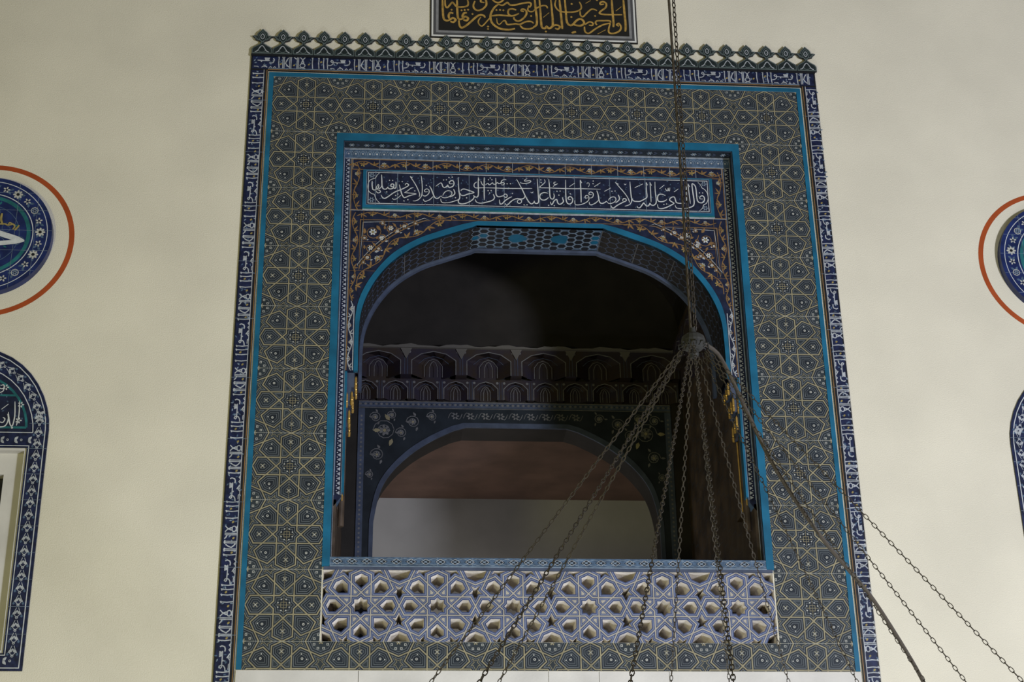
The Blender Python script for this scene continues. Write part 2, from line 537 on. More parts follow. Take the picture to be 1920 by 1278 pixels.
stf = empty('star_tile_frame', (0, 0, ZB), 'broad frame of dark star-and-hexagon patterned tiles around the arched opening', 'tile frame')
stf.location = (0, 0, 0)
tile_part('tile_panel', stf, -2.0, 2.0, ROW(1), ROW(0), range(-1, 8), range(0, 2))
tile_part('tile_panel', stf, -2.0, -1.51, ROW(9), ROW(1), (-1, 0), range(1, 10))
tile_part('tile_panel', stf, 1.51, 2.0, ROW(9), ROW(1), (6, 7), range(1, 10))
tile_part('tile_panel', stf, -2.0, 2.0, ZB, ROW(9), range(-1, 8), range(9, 11))

# ------------------------------------------------------------------ turquoise borders
p = Pan()
p.box(-2.035, -2.0, -0.010, 0, ZB, 8.508, 'cyan'); p.box(2.0, 2.032, -0.010, 0, ZB, 8.508, 'cyan')
p.box(-2.0, 2.0, -0.010, 0, TOP, 8.508, 'cyan')
tag(p.build('turquoise_border'), 'thin turquoise tile strip along the outer edge of the star tile frame', 'tile border')
p = Pan()
p.box(-1.512, -JX, -0.010, 0, ZL1 + .02, 7.99, 'cyan'); p.box(JX, 1.512, -0.010, 0, ZL1 + .02, 7.99, 'cyan')
p.box(-JX, JX, -0.010, 0, RZ, 7.99, 'cyan')
tag(p.build('turquoise_border'), 'wider turquoise tile strip framing the recessed opening inside the star tiles', 'tile border')


# ------------------------------------------------------------------ square-lettered inscription border
def kufic(pan, s0, s1, place):
    """letters along s; place(s, t) gives wall coordinates, t = 0 base line .. 1 top"""
    U = 0.5690 / 1490
    n0, n1 = math.floor(s0 / 0.569) - 1, math.ceil(s1 / 0.569) + 1
    def rb(pts, w, mat='greywhite', h=3):
        q = [place(s, t) for s, t in pts if s0 <= s <= s1]
        if len(q) == len(pts): pan.ribbon(q, w, mat, h)
    for n in range(n0, n1):
        o = n * 0.569
        X = lambda x: o + x * U
        for x, w in ((10, .007), (545, .007), (1205, .007), (1330, .007), (1425, .007)):
            rb([(X(x + 12), 0.02), (X(x), 0.5), (X(x + 8), 1.0)], w)
            rb([(X(x - 14), .93), (X(x + 22), 1.0)], .009)
        for x in (640, 775, 920):
            rb([(X(x - 12), 0.0), (X(x - 14), 0.55), (X(x - 10), 1.0)], .006)
            rb([(X(x + 14), 0.0), (X(x + 14), 0.55), (X(x + 16), 1.0)], .006)
            if x < 900: rb([(X(x - 30), .93), (X(x), .98), (X(x + 32), .93)], .010)
        rb([(X(a), b) for a, b in ((30, .33), (80, .36), (118, .46), (132, .62), (118, .76), (95, .80), (78, .70), (95, .62), (132, .62))], .007)
        rb([(X(a), b) for a, b in ((130, .62), (250, .60), (370, .60))], .007)
        rb([(X(a), b) for a, b in ((205, .60), (207, .48))], .010)
        for a in (-.6, -.2, .2, .6):
            rb([(X(315), .62), (X(318 + 45 * a), .66), (X(318 + 70 * a), .86)], .009)
        rb([(X(a), b) for a, b in ((440, .82), (458, .68), (440, .46), (405, .40), (360, .42))], .008)
        rb([(X(a), b) for a, b in ((65, .10), (140, .09), (155, .02))], .006)
        rb([(X(a), b) for a, b in ((215, .02), (245, .12), (275, .06))], .006)
        rb([(X(a), b) for a, b in ((250, .24), (325, .03))], .008)
        for a in (390, 470):
            rb([(X(a - 25), .02), (X(a), .11), (X(a + 25), .02)], .006)
        rb([(X(a), b) for a, b in ((735, .88), (700, .65), (680, .42), (715, .22), (750, .10))], .008)
        rb([(X(a), b) for a, b in ((835, 1.0), (870, .86), (905, .80))], .008)
        rb([(X(a), b) for a, b in ((960, .98), (1000, .82), (1012, .72), (1000, .58))], .007)
        rb([(X(a), b) for a, b in ((1070, .98), (1030, .82), (1018, .72), (1030, .58))], .007)
        for cx_, ct, rr in ((1015, .50, 24), (1015, .27, 50)):
            rb([(X(cx_ + rr * math.cos(k * math.pi / 5)), ct + rr * 1.0 / 285 * math.sin(k * math.pi / 5)) for k in range(11)], .007)
        rb([(X(a), b) for a, b in ((960, .02), (1015, .09), (1070, .02))], .006)
        for a, b in ((1140, .38), (590, .35), (1380, .62), (850, .28)):
            q = place(X(a), b)
            if s0 <= X(a) <= s1: pan.disc(q, 0.010, 'yellow', 2, 6, 0.007, 0.8)
        for k in range(26):                                        # small blue sprigs between the letters
            a, b = random.random() * 1490, random.random()
            if s0 < X(a) < s1: pan.leaf(place(X(a), b), 0.022, 0.010, random.random() * 6.3, 'pale' if k % 3 == 0 else 'midblue', 1)


YK = -0.014
kb = empty('inscription_border', (0, 0, 0), 'narrow cobalt border of tall white angular letters edging the whole tile frame', 'inscription border')
K0, K1, KT, KI = -2.176, 2.160, 8.655, 8.522
p = Pan(xz(YK))
p.box(K0, K1, YK, 0, KI - 0.004, KT, 'black'); p.rect(K0 + .012, K1 - .012, KI + .010, KT - .006, 'kblue', 1)
p.rect(K0 + .13, K1 - .13, KI, KI + .007, 'brown', 2); p.rect(K0 + .13, K1 - .13, KI + .012, KI + .018, 'pale', 2)
kufic(p, 0.02, 4.29, lambda s, t: (K0 + s, KI + .018 + t * .105))
p.build('border_strip', kb)
for nm, x0, x1, sg in (('border_strip', K0, -2.045, -1), ('border_strip', 2.045, K1, 1)):
    p = Pan(xz(YK))
    p.box(x0, x1, YK, 0, 2.2, KI - 0.004, 'black')
    inn, out = (x1, x0) if sg < 0 else (x0, x1)
    a, b = sorted((inn + sg * .024, out - sg * .009))
    p.rect(a, b, 2.2, KI - 0.004, 'kblue', 1)
    a, b = sorted((inn + sg * .004, inn + sg * .010)); p.rect(a, b, 2.2, KI, 'brown', 2)
    a, b = sorted((inn + sg * .026, inn + sg * .031)); p.rect(a, b, 2.2, KI, 'greywhite', 2)
    if sg < 0: kufic(p, 0.0, 6.25, lambda s, t: (inn - .029 - t * .082, 2.25 + s))
    else: kufic(p, 0.0, 6.25, lambda s, t: (inn + .029 + t * .082, 8.5 - s))
    for k in range(14): p.rect(x0, x1, 2.4 + k * .45, 2.4025 + k * .45, 'pale', 4)
    p.build(nm, kb)

# ------------------------------------------------------------------ palmette crest: 28 tile finials
half = [(0.077, 0), (0.077, 0.042), (0.066, 0.060), (0.034, 0.080), (0.012, 0.096), (0.011, 0.106), (0.018, 0.118), (0.036, 0.124), (0.052, 0.130),
        (0.060, 0.146), (0.077, 0.160), (0.060, 0.166), (0.044, 0.166), (0.040, 0.182), (0.030, 0.198), (0.014, 0.212), (0.0, 0.228)]
outl = half + [(-x, z) for x, z in reversed(half[:-1])]
YF = -0.030
p = Pan(xz(YF), step=0.0006)
p.prism(outl, YF, YF + 0.016, 'crest', 'black')
p.ring(outl, 0.0035, 0.0075, 'crestline', 1)
upper = [(0.0, 0.108), (0.020, 0.124), (0.028, 0.142), (0.030, 0.160), (0.018, 0.186), (0, 0.206), (-0.018, 0.186), (-0.030, 0.160), (-0.028, 0.142), (-0.020, 0.124)]
p.ring(upper, 0, 0.004, 'crestline', 1)
p.ring([(x * .55, 0.158 + (z - .158) * .55) for x, z in upper], 0, 0.005, 'greywhite', 2)
p.disc((0, 0.152), 0.006, 'crestline', 2, 6)
for s in (-1, 1):
    p.ribbon(catmull([(s * .030, .122), (s * .040, .140), (s * .062, .156)]), .0035, 'crestline', 2)
    p.ribbon(catmull([(s * .052, .016), (s * .034, .026), (s * .022, .046), (s * .010, .066), (0, .074)]), .0065, 'greywhite', 2)
    p.ribbon(catmull([(s * .020, .046), (s * .024, .030), (s * .012, .018), (0, .016)]), .004, 'crestline', 2)
p.ribbon([(-.066, .010), (.066, .010)], .0035, 'crestline', 2)
proto = p.build('crest_finial')
me = proto.data
ORD = ['first', 'second', 'third', 'fourth', 'fifth', 'sixth', 'seventh', 'eighth', 'ninth', 'tenth', 'eleventh', 'twelfth', 'thirteenth', 'fourteenth']
for i in range(28):
    o = proto if i == 0 else proto.copy()
    if i: COL.objects.link(o)
    o.location = (-2.098 + 4.196 * i / 27, 0, KT - 0.001)
    if i < 14: lb = ('leftmost' if i == 0 else ORD[i] + ' from the left') + ' of the dark palmette finials along the top of the tile frame'
    else: lb = ('rightmost' if i == 27 else ORD[27 - i] + ' from the right') + ' of the dark palmette finials along the top of the tile frame'
    tag(o, lb, 'finial', 'palmette crest on the tile frame')
p = Pan(); p.box(K0, K1, -0.032, -0.019, KT - 0.016, KT - 0.001, 'black')
tag(p.build('crest_rail'), 'thin dark rail under the row of palmette finials', 'rail')

# ------------------------------------------------------------------ lettering traced stroke by stroke (millimetres on the wall)
TR = json.loads('''{"main":[[[59,-1188,7720,-1207,7698,-1221,7672,-1231,7668,-1258,7654,-1270,7634,-1275,7605,-1273,7577,-1266,7557,-1246,7539,-1226,7532,-1218,7508,-1205,7483,-1185,7462],[93,-1244,7646,-1244,7612,-1239,7578,-1228,7570,-1212,7572],[74,-1199,7620,-1213,7590,-1211,7577,-1200,7585,-1194,7607,-1199,7620],[74,-1213,7563,-1206,7549,-1194,7546,-1181,7555,-1187,7567,-1204,7572],[94,-1176,7702,-1173,7656,-1171,7614,-1165,7588,-1153,7579,-1138,7582,-1127,7600],[74,-1172,7614,-1178,7594,-1195,7579],[94,-1127,7600,-1122,7586,-1106,7582,-1089,7591,-1083,7614,-1092,7626,-1104,7619,-1104,7603,-1088,7601],[94,-1091,7591,-1070,7591,-1067,7617,-1069,7644],[94,-1177,7530,-1166,7509,-1149,7501,-1125,7516,-1091,7545,-1066,7562,-1034,7577,-1005,7593,-976,7614,-980,7628,-993,7632,-1001,7616],[94,-1044,7621,-1035,7584,-1024,7542,-1011,7517,-999,7513,-967,7529,-916,7545],[74,-916,7546,-943,7550,-1005,7554],[74,-1005,7554,-985,7567,-958,7592,-938,7600],[59,-1094,7506,-1085,7495,-1065,7498,-1043,7518,-1029,7533],[74,-965,7694,-944,7661,-919,7616,-899,7568,-892,7543,-896,7520],[99,-965,7693,-947,7682],[74,-881,7700,-876,7651,-873,7594,-876,7538,-893,7506,-917,7488,-942,7485],[74,-874,7543,-864,7532,-849,7530,-830,7545,-821,7565,-826,7584,-842,7590,-856,7578,-852,7565,-832,7567],[94,-820,7616,-805,7588,-793,7551,-780,7521,-765,7511,-751,7517,-736,7533],[74,-791,7529,-817,7500,-847,7485,-859,7489,-865,7504],[74,-733,7536,-723,7522,-701,7519,-674,7529,-654,7550,-657,7572,-679,7580,-701,7571,-716,7551,-721,7536],[94,-641,7594,-631,7562,-642,7542,-669,7526],[94,-773,7614,-741,7642,-729,7639,-721,7615,-709,7606,-694,7614,-684,7627,-680,7613,-667,7609,-647,7618,-637,7641,-644,7664,-659,7666,-672,7652,-667,7639,-649,7641],[74,-736,7511,-731,7485,-711,7476,-669,7481,-632,7494,-610,7503,-595,7517],[94,-606,7697,-604,7637,-601,7580,-595,7537,-597,7515,-606,7500,-601,7478,-577,7471,-545,7479,-513,7497,-493,7518,-488,7538,-495,7546],[94,-587,7580,-580,7592,-560,7597,-523,7585,-490,7570,-533,7556,-562,7543,-585,7545,-591,7563],[94,-493,7546,-478,7532,-461,7537,-456,7570,-457,7641,-456,7701],[75,-456,7700,-449,7674],[75,-467,7661,-485,7646,-488,7623,-475,7610,-445,7611,-404,7614],[75,-438,7670,-428,7642,-415,7632],[95,-412,7702,-413,7614,-413,7509],[74,-481,7512,-471,7490,-446,7481,-405,7485],[75,-406,7613,-331,7613,-269,7612,-194,7613,-119,7615,-54,7617],[75,-404,7637,-383,7652,-380,7642,-369,7641,-351,7657,-344,7646,-331,7645,-313,7660,-304,7651,-284,7658,-271,7661,-261,7653,-271,7641,-286,7643],[75,-246,7685,-263,7688,-282,7675,-289,7649],[95,-326,7699,-325,7622,-326,7571,-320,7548,-305,7539,-285,7544,-272,7548],[75,-272,7547,-260,7563,-245,7559,-243,7542,-255,7535,-270,7547],[94,-346,7560,-337,7531,-352,7508,-395,7491,-439,7481],[95,-300,7515,-296,7481,-281,7481,-260,7505,-233,7528,-206,7543],[95,-257,7485,-249,7470,-236,7477,-213,7503,-188,7521,-166,7527,-138,7525,-116,7534,-109,7557],[75,-151,7519,-166,7510,-164,7493,-151,7488,-137,7497,-138,7515,-151,7520],[95,-170,7694,-149,7650,-127,7602,-108,7554,-89,7515,-74,7493,-59,7486,-45,7498,-41,7508,-35,7493,-17,7492,-8,7512,-10,7574,-12,7646,-15,7703],[75,-90,7702,-110,7687,-106,7679,-73,7684,-63,7677,-81,7664,-118,7658,-145,7665],[50,-66,7587,-57,7579,-47,7590],[95,64,7580,35,7585,9,7572,1,7546,13,7525,36,7521,56,7533,66,7545],[75,38,7698,44,7676,24,7652,7,7636,8,7626,71,7626,146,7624,246,7624,322,7626,385,7626,460,7626],[95,72,7701,76,7639,77,7568,82,7540,96,7531,106,7540,110,7560,106,7579],[75,127,7678,112,7674,110,7663,122,7656,139,7665],[75,124,7656,103,7639],[95,79,7508,85,7488,92,7486,111,7520,128,7528,133,7504,145,7489,162,7494,178,7514,173,7534,170,7549],[95,199,7699,197,7629,197,7557,200,7515,212,7495,227,7494,243,7510,247,7536,234,7555,219,7552,213,7535,233,7530],[76,227,7642,267,7674],[95,309,7702,311,7632,311,7560,310,7509],[76,309,7701,321,7675],[75,262,7525,264,7494,280,7487,317,7494,351,7513,369,7536,367,7562,353,7571,341,7558,344,7547,362,7550],[76,377,7548,395,7554,404,7575,399,7594,381,7600,371,7588,375,7577,393,7579],[45,360,7666,361,7677,371,7678,377,7668,373,7651,365,7642],[76,414,7647,460,7681],[96,431,7614,441,7573,444,7536,451,7513,468,7504],[75,442,7533,418,7507,385,7491,373,7497,371,7517],[95,438,7597,442,7557,450,7514,467,7505,488,7514,503,7527],[76,503,7524,515,7508,538,7508,564,7523,573,7544,563,7562,540,7560,522,7545,516,7531],[76,488,7608,538,7640],[96,591,7583,599,7556,594,7536,568,7512],[96,535,7488,539,7473,554,7470,582,7493,624,7519,650,7534,645,7549,628,7549,623,7528],[76,573,7690,602,7650,637,7603,661,7563,672,7532,672,7518],[91,573,7688,598,7673],[96,685,7698,686,7644,689,7576,694,7550,707,7533,730,7530,755,7532,786,7550,808,7570,807,7619,808,7696],[76,809,7694,818,7671],[76,690,7564,690,7530,673,7501,637,7486],[56,640,7680,647,7670,656,7679],[76,719,7647,783,7682],[76,837,7699,838,7620,837,7526],[76,837,7696,848,7669],[96,875,7703,873,7621,877,7550,873,7518,855,7500,835,7504,828,7515,817,7496,801,7493,787,7510,780,7518,766,7498,750,7477,735,7477,729,7491],[96,949,7585,927,7596,904,7596,890,7578,888,7549,896,7535,919,7533,944,7542,958,7554],[76,907,7643,945,7677],[76,953,7649,957,7632,968,7629,973,7652,975,7632,982,7630,986,7656],[96,885,7509,888,7481,910,7473,946,7483,985,7504,1009,7521,997,7532,979,7546,984,7564,1002,7576,1017,7573,1023,7548,1030,7528,1057,7523,1093,7525],[76,1016,7619,1050,7647],[97,1017,7507,1025,7485,1047,7478,1085,7479,1131,7491,1158,7509,1164,7549,1159,7620,1157,7692,1178,7679,1184,7650,1186,7598,1188,7558,1200,7535,1225,7533,1241,7551,1243,7577,1231,7592,1213,7585,1209,7567,1232,7565],[76,1126,7694,1129,7619,1134,7522],[76,1126,7693,1138,7666],[76,1113,7691,1110,7619,1107,7539],[61,1203,7708,1222,7683,1231,7660,1248,7649,1264,7626,1272,7595,1270,7560,1255,7528,1234,7514,1225,7488,1200,7464]],[[-1116,7655],[-1093,7655],[-1135,7556],[-1022,7647],[-1053,7540],[-928,7571],[-978,7495],[-1007,7484],[-1069,7528],[-843,7621],[-715,7670],[-694,7672],[-675,7692],[-651,7696],[-627,7522],[-544,7523],[-380,7682],[-355,7683],[-367,7698],[-241,7652],[-216,7653],[-384,7589],[-361,7590],[-373,7569],[-203,7571],[-117,7476],[-95,7477],[12,7693],[14,7670],[131,7599],[155,7601],[145,7566],[231,7580],[66,7477],[108,7475],[407,7695],[405,7672],[545,7611],[569,7614],[933,7510],[954,7514],[1209,7617],[1233,7617]]],"gold":[[[172,-732,9222,-729,9117,-723,9050,-703,9029,-678,9033],[172,-678,9033,-652,9055,-630,9038,-648,9016,-671,9023],[172,-648,9097,-671,9104,-684,9077,-678,9044],[147,-712,9222,-710,9170,-695,9150,-674,9177,-656,9201,-639,9183,-620,9162,-578,9161,-540,9172,-532,9198,-537,9230],[172,-619,9226,-617,9122,-613,9065,-600,9044,-574,9051],[172,-574,9049,-557,9072,-533,9057,-544,9035,-570,9041],[172,-542,9107,-561,9106,-576,9082,-574,9056],[172,-605,9034,-600,8987,-583,8967,-553,8984,-510,9027,-466,9076,-436,9093,-410,9086,-402,9068],[112,-434,9072,-454,9035,-448,9004,-424,8989,-389,9032,-363,9070],[156,-479,9222,-492,9179,-483,9148,-458,9133,-423,9145,-392,9183,-392,9225,-405,9251,-429,9240,-433,9216,-405,9209],[173,-297,9198,-332,9160,-358,9096,-355,9039,-329,8998,-282,8969,-217,8964,-170,8975],[147,-358,9085,-293,9096,-229,9093,-181,9095,-137,9118],[148,-158,9149,-189,9160,-217,9149,-220,9112,-203,9097],[156,-98,9138,-119,9145,-106,9161,-80,9144,-81,9107,-112,9064,-147,9045,-174,9062,-177,9082],[148,-346,9243,-318,9218,-292,9214,-266,9231,-253,9247],[148,-297,9198,-262,9190,-227,9217,-205,9196,-162,9198,-105,9216,-53,9224,-40,9206,-54,9177],[113,-58,9197,-67,9155,-46,9138,-22,9144],[86,-311,9067,-307,9025,-290,9010,-264,9040],[147,-264,9040,-246,9046,-230,9013,-199,9014,-165,9020,-130,9017,-86,9042,-43,9046,-24,9029],[147,-130,9006,-105,8979,-57,8976,-25,8990],[174,-11,9252,-6,9173,1,9095,0,9022,-27,8992],[174,26,9254,31,9149,35,9034,42,8993,64,8987,77,9004,94,8988,116,9001,126,9032,122,9152,116,9257],[131,-24,9144,3,9174,47,9199,78,9198,88,9175],[70,53,9089,100,9136],[148,121,9003,143,9020,169,9018,181,9003,164,8983,142,8991],[174,184,9260,190,9155,196,9051,199,8986],[131,156,9259,147,9211,164,9170,194,9149,246,9146,303,9152,348,9178,353,9215,339,9248],[175,226,9262,231,9157,235,9063,252,9027,278,9028,314,9071,345,9086,366,9068,370,9042,343,9023,304,9026,287,9036],[131,343,9162,346,9120,367,9110,404,9154,440,9184,477,9170],[140,373,9016,376,8970,406,8955,460,8999,518,9038,575,9056],[140,580,9061,572,9078,519,9077,471,9072,461,9051,472,9036],[131,378,9035,414,9062,440,9050,434,9029,408,9031],[70,389,9235,430,9265],[149,534,9235,507,9229,506,9247,528,9258,552,9239,546,9202,509,9168,496,9147,521,9137,587,9137,675,9140],[175,597,9278,599,9172,602,9067,600,9020],[175,690,9282,693,9150,697,9045,692,8982],[70,626,9173,672,9217],[149,644,9030,627,9042,645,9056,660,9023,646,8986,606,8963,567,8964,562,8998,577,9056],[70,473,8950,538,8992],[174,271,8952,293,8961,306,8964]],[[-661,9131],[-584,9129],[-559,9133],[-533,9137],[-499,9098],[-312,9143],[-284,9145],[-258,9143],[-379,8986],[-379,8963],[-42,9098],[279,9225],[273,9101],[460,9119],[480,9270],[70,8957]]],"lun":[[[81,-3613,5796,-3603,5695,-3611,5621,-3630,5637,-3648,5719],[81,-3582,5803,-3576,5695,-3585,5622],[81,-3726,5616,-3691,5611,-3657,5621,-3642,5668,-3652,5706],[70,-3696,5738,-3654,5777],[70,-3735,5897,-3710,5888,-3697,5898,-3702,5917,-3722,5910],[70,-3697,5898,-3700,5872,-3722,5859],[69,-3701,5649,-3677,5643,-3665,5668,-3681,5681]],[[-3612,5606]]],"medw":[[[414,-3988,7096,-3888,7067,-3801,7037,-3672,6997],[344,-3969,6937,-3876,6968,-3795,6980,-3672,6997]],[]],"medy":[[[111,-3873,7123,-3825,7129,-3796,7118,-3763,7127,-3750,7107,-3762,7086],[97,-3763,7127,-3788,7138,-3796,7118],[125,-3747,7079,-3732,7099,-3720,7120],[152,-3849,7213,-3850,7164,-3835,7121]],[]]}''')


def strokes(pan, key, mat, h=4, dotr=0.006, taper=0.55, thin=1.0):
    ss, dd = TR[key]
    for st in ss:
        pts = [(st[i] / 1000, st[i + 1] / 1000) for i in range(1, len(st), 2)]
        pan.ribbon(catmull(pts, 4), st[0] / 10000 * thin, mat, h, taper=taper if len(pts) > 2 else 0.3)
    for x, z in dd:
        x, z = x / 1000, z / 1000
        pan.poly([(x - dotr, z), (x, z - dotr), (x + dotr, z), (x, z + dotr)], mat, h)


# ------------------------------------------------------------------ framed calligraphy above the crest
YB = -0.008
pq = empty('calligraphy_plaque', (0, 0, 0), 'black board with gold calligraphy in a grey and white frame above the crest', 'plaque')
bx0, bx1, bz0, bz1 = -0.762, 0.722, 8.935, 9.62
p = Pan(); p.box(bx0, bx1, YB, 0.0, bz0, bz1, 'boardblack'); bo = p.build('board', pq)
p = Pan(xz(YB)); strokes(p, 'gold', 'gold', 2, 0.010, 0.3); p.build('lettering', bo)
p = Pan()
for d0, d1, y, mt in ((0.0, 0.020, -0.013, 'frame_grey'), (0.020, 0.040, -0.012, 'frame_dark'), (0.040, 0.054, -0.011, 'frame_white'), (0.054, 0.064, -0.010, 'boardblack')):
    for x0, x1, z0, z1 in ((bx0 - d1, bx1 + d1, bz0 - d1, bz0 - d0), (bx0 - d1, bx1 + d1, bz1 + d0, bz1 + d1), (bx0 - d1, bx0 - d0, bz0 - d0, bz1 + d0), (bx1 + d0, bx1 + d1, bz0 - d0, bz1 + d0)):
        p.box(x0, x1, y, 0, z0, z1, mt)
p.build('frame', pq)

# ------------------------------------------------------------------ recess lining and the narrow scalloped border
rl = empty('recess_lining', (0, 0, 0), 'floral tile lining of the shallow recess between the turquoise strip and the arch', 'tile lining')
soff = Pan(lambda u, v, h: (u, v, RZ - 0.004 - h))
soff.box(-JX, JX, 0.0, 0.1, RZ - 0.004, RZ, 'ground2')
for i in range(26):
    x = -1.40 + 2.8 * i / 25
    soff.flower((x, 0.05), 0.024, 'pale', 'dot', 1, 6)
    soff.leaf((x + .028, 0.03), 0.04, 0.015, 0.6, 'dimblue', 1); soff.leaf((x + .028, 0.07), 0.04, 0.015, -0.6, 'dimblue', 1)
soff.rect(-JX, JX, 0.092, 0.1, 'greywhite', 1); soff.rect(-JX, JX, 0.0, 0.006, 'dimblue', 1)
soff.build('soffit_strip', rl)
for sg in (-1, 1):
    q = Pan()
    q.box(min(sg * JX, sg * (JX - .004)), max(sg * JX, sg * (JX - .004)), 0.0, 0.1, ZL1 + .08, RZ - .004, 'ground2')
    q.box(min(sg * (JX - .004), sg * (JX - .0055)), max(sg * (JX - .004), sg * (JX - .0055)), 0.09, 0.1, ZL1 + .08, RZ - .004, 'greywhite')
    q.box(min(sg * (JX - .004), sg * (JX - .0055)), max(sg * (JX - .004), sg * (JX - .0055)), 0.0, 0.03, ZL1 + .08, RZ - .004, 'midblue')
    q.build('side_strip', rl)

YR = 0.10
CB = 5.165                                                       # lower end of the narrow jamb strips
sb = empty('scalloped_border', (0, 0, 0), 'narrow border of tiny white scallops on blue just inside the recess', 'tile border')
def scallop(pan, u0, u1, v0, v1, vert, side=1):
    if vert:
        n = int((v1 - v0) / .034)
        for k in range(n):
            z = v0 + (k + .5) * (v1 - v0) / n
            pan.poly([(u0 + .012 if side > 0 else u1 - .012, z - .014), ((u0 + u1) / 2 + .010 * side, z), (u0 + .012 if side > 0 else u1 - .012, z + .014)], 'greywhite', 2)
            pan.disc(((u0 + u1) / 2 + .008 * side, z + .017), .0045, 'white', 2, 5)
        pan.rect(u0, u0 + .004, v0, v1, 'pale', 2); pan.rect(u1 - .004, u1, v0, v1, 'pale', 2)
    else:
        n = int((u1 - u0) / .052)
        for k in range(n):
            x = u0 + (k + .5) * (u1 - u0) / n; z = (v0 + v1) / 2
            pts = [(x + .021 * math.cos(a), z - .012 + .034 * math.sin(a)) for a in [math.pi * j / 6 for j in range(7)]]
            pan.ribbon(pts, .005, 'pale', 2)
            pan.disc((x, z), .008, 'greywhite', 2, 6); pan.disc((x + .026, z + .018), .006, 'pale', 2, 5)
        pan.rect(u0, u1, v0, v0 + .004, 'greywhite', 2); pan.rect(u0, u1, v1 - .005, v1, 'greywhite', 2)
p = Pan(xz(YR)); p.box(-JX + .006, JX - .006, YR, YR + .02, 7.838, RZ - .004, 'midblue'); scallop(p, -JX + .01, JX - .01, 7.838, RZ - .01, False); p.build('border_strip', sb)
for sg in (-1, 1):
    p = Pan(xz(YR))
    a, b = sorted((sg * (JX - .006), sg * 1.402))
    c = sg * 1.402
    o_ = sg * (JX - .006)
    p.prism([(o_, 7.838), (o_, CB - .05), (c, CB + .02), (c, 7.838)] if sg < 0 else [(c, 7.838), (c, CB + .02), (o_, CB - .05), (o_, 7.838)], YR, YR + .10, 'navy', 'midblue')
    scallop(p, a, b, CB + .03, 7.838, True, sg)
    i0, i1 = sorted((sg * 1.402, sg * 1.386))
    p.box(i0, i1, YR - .004, YR + .10, CB + .05, 6.11, 'cyan')
    p.build('border_strip', sb)


# ------------------------------------------------------------------ arabesque arch panel
def along(pts, closed=False):
    """arc-length walker: f(s, t) -> point offset t to the left of the path"""
    seg = [0.0]
    for i in range(1, len(pts)): seg.append(seg[-1] + math.hypot(pts[i][0] - pts[i - 1][0], pts[i][1] - pts[i - 1][1]))
    def f(s, t=0.0):
        s = min(max(s, 0), seg[-1])
        i = 1
        while i < len(seg) - 1 and seg[i] < s: i += 1
        k = (s - seg[i - 1]) / max(seg[i] - seg[i - 1], 1e-9)
        a, b = pts[i - 1], pts[i]
        dx, dz = b[0] - a[0], b[1] - a[1]; l = math.hypot(dx, dz) or 1
        return (a[0] + dx * k - dz / l * t, a[1] + dz * k + dx / l * t), math.atan2(dz, dx)
    return f, seg[-1]


def vine(pan, path, hw, per, c1='brown', c2='white', c3='yellow', h=2, lw=.006, edge=None):
    """a scrolling stem with split leaves and rosettes filling a band of half width hw"""
    f, L = along(path)
    n = max(1, round(L / per)); per = L / n
    if L < per * .5: return
    st = [f(L * k / (n * 12), hw * .72 * math.sin(2 * math.pi * k / 24 * 1.0))[0] for k in range(n * 12 + 1)]
    pan.ribbon(st, lw, c1, h)
    for k in range(n):
        s = (k + .5) * per
        q, a = f(s, 0)
        pan.flower(q, hw * .56, ('rosette' if c2 == 'white' else c2) if k % 2 else c3, c3 if k % 2 else c1, h + 1, 8 if k % 2 else 5, a)
        for e, sg in ((.02, 1), (.52, -1)):                        # trumpet leaves springing from the stem
            sd = sg if k % 2 else -sg
            q, a = f(k * per + per * e, -sd * hw * .15)
            pan.leaf(q, per * .30, hw * .42, a + sd * .55, c1, h + 1)
            pan.leaf(q, per * .22, hw * .36, a + sd * 1.5, c1, h + 1)
            pan.leaf(q, per * .26, hw * .34, a + math.pi - sd * .5, c1, h + 1)
            pan.disc(q, hw * .15, c3, h + 2, 5)
    if edge:
        for t in (-hw, hw): pan.ribbon([f(L * k / (n * 6), t)[0] for k in range(n * 6 + 1)], .005, edge, h)


ap = empty('arch_surround', (0, 0, 0), 'navy tile panel with ochre scrolls and white rosettes around the arch head', 'arch panel')
p = Pan(xz(YR))
p.prism([(-1.402, 7.838), (-1.402, 6.115)] + AOf + [(1.402, 6.115), (1.402, 7.838)], YR, 0.48, 'navy', 'navy')
# outer ochre outline, border vines, then the two spandrel triangles
p.frame(-1.400, 1.400, 7.402, 7.836, .006, 'brown', 1)
for sg in (-1, 1):
    p.rect(min(sg * 1.400, sg * 1.393), max(sg * 1.400, sg * 1.393), 6.12, 7.40, 'brown', 1)
    p.rect(min(sg * 1.348, sg * 1.354), max(sg * 1.348, sg * 1.354), 6.12, 6.62, 'greywhite', 1)
    vine(p, [(sg * 1.360, 6.92), (sg * 1.360, 7.38)], .030, .16)
    vine(p, [(sg * 1.374, 6.14), (sg * 1.374, 6.66)], .020, .12, 'greywhite', 'white', 'brown')
    vine(p, [(sg * 1.372, 6.68), (sg * 1.362, 6.91)], .022, .12)
    vine(p, [(sg * 1.358, 7.43), (sg * 1.358, 7.80)], .030, .16)
vine(p, [(-1.39, 7.788), (1.39, 7.788)], .038, .155)
vine(p, [(-1.32, 7.365), (1.32, 7.365)], .028, .17)
p.rect(-1.40, 1.40, 7.743, 7.748, 'brown', 2)
p.rect(-.80, .80, 7.333, 7.337, 'brown', 2)
f, L = along(AOf)
off = []
for k in range(0, 121):
    q, a = f(L * k / 120, 0.115)
    off.append(q)
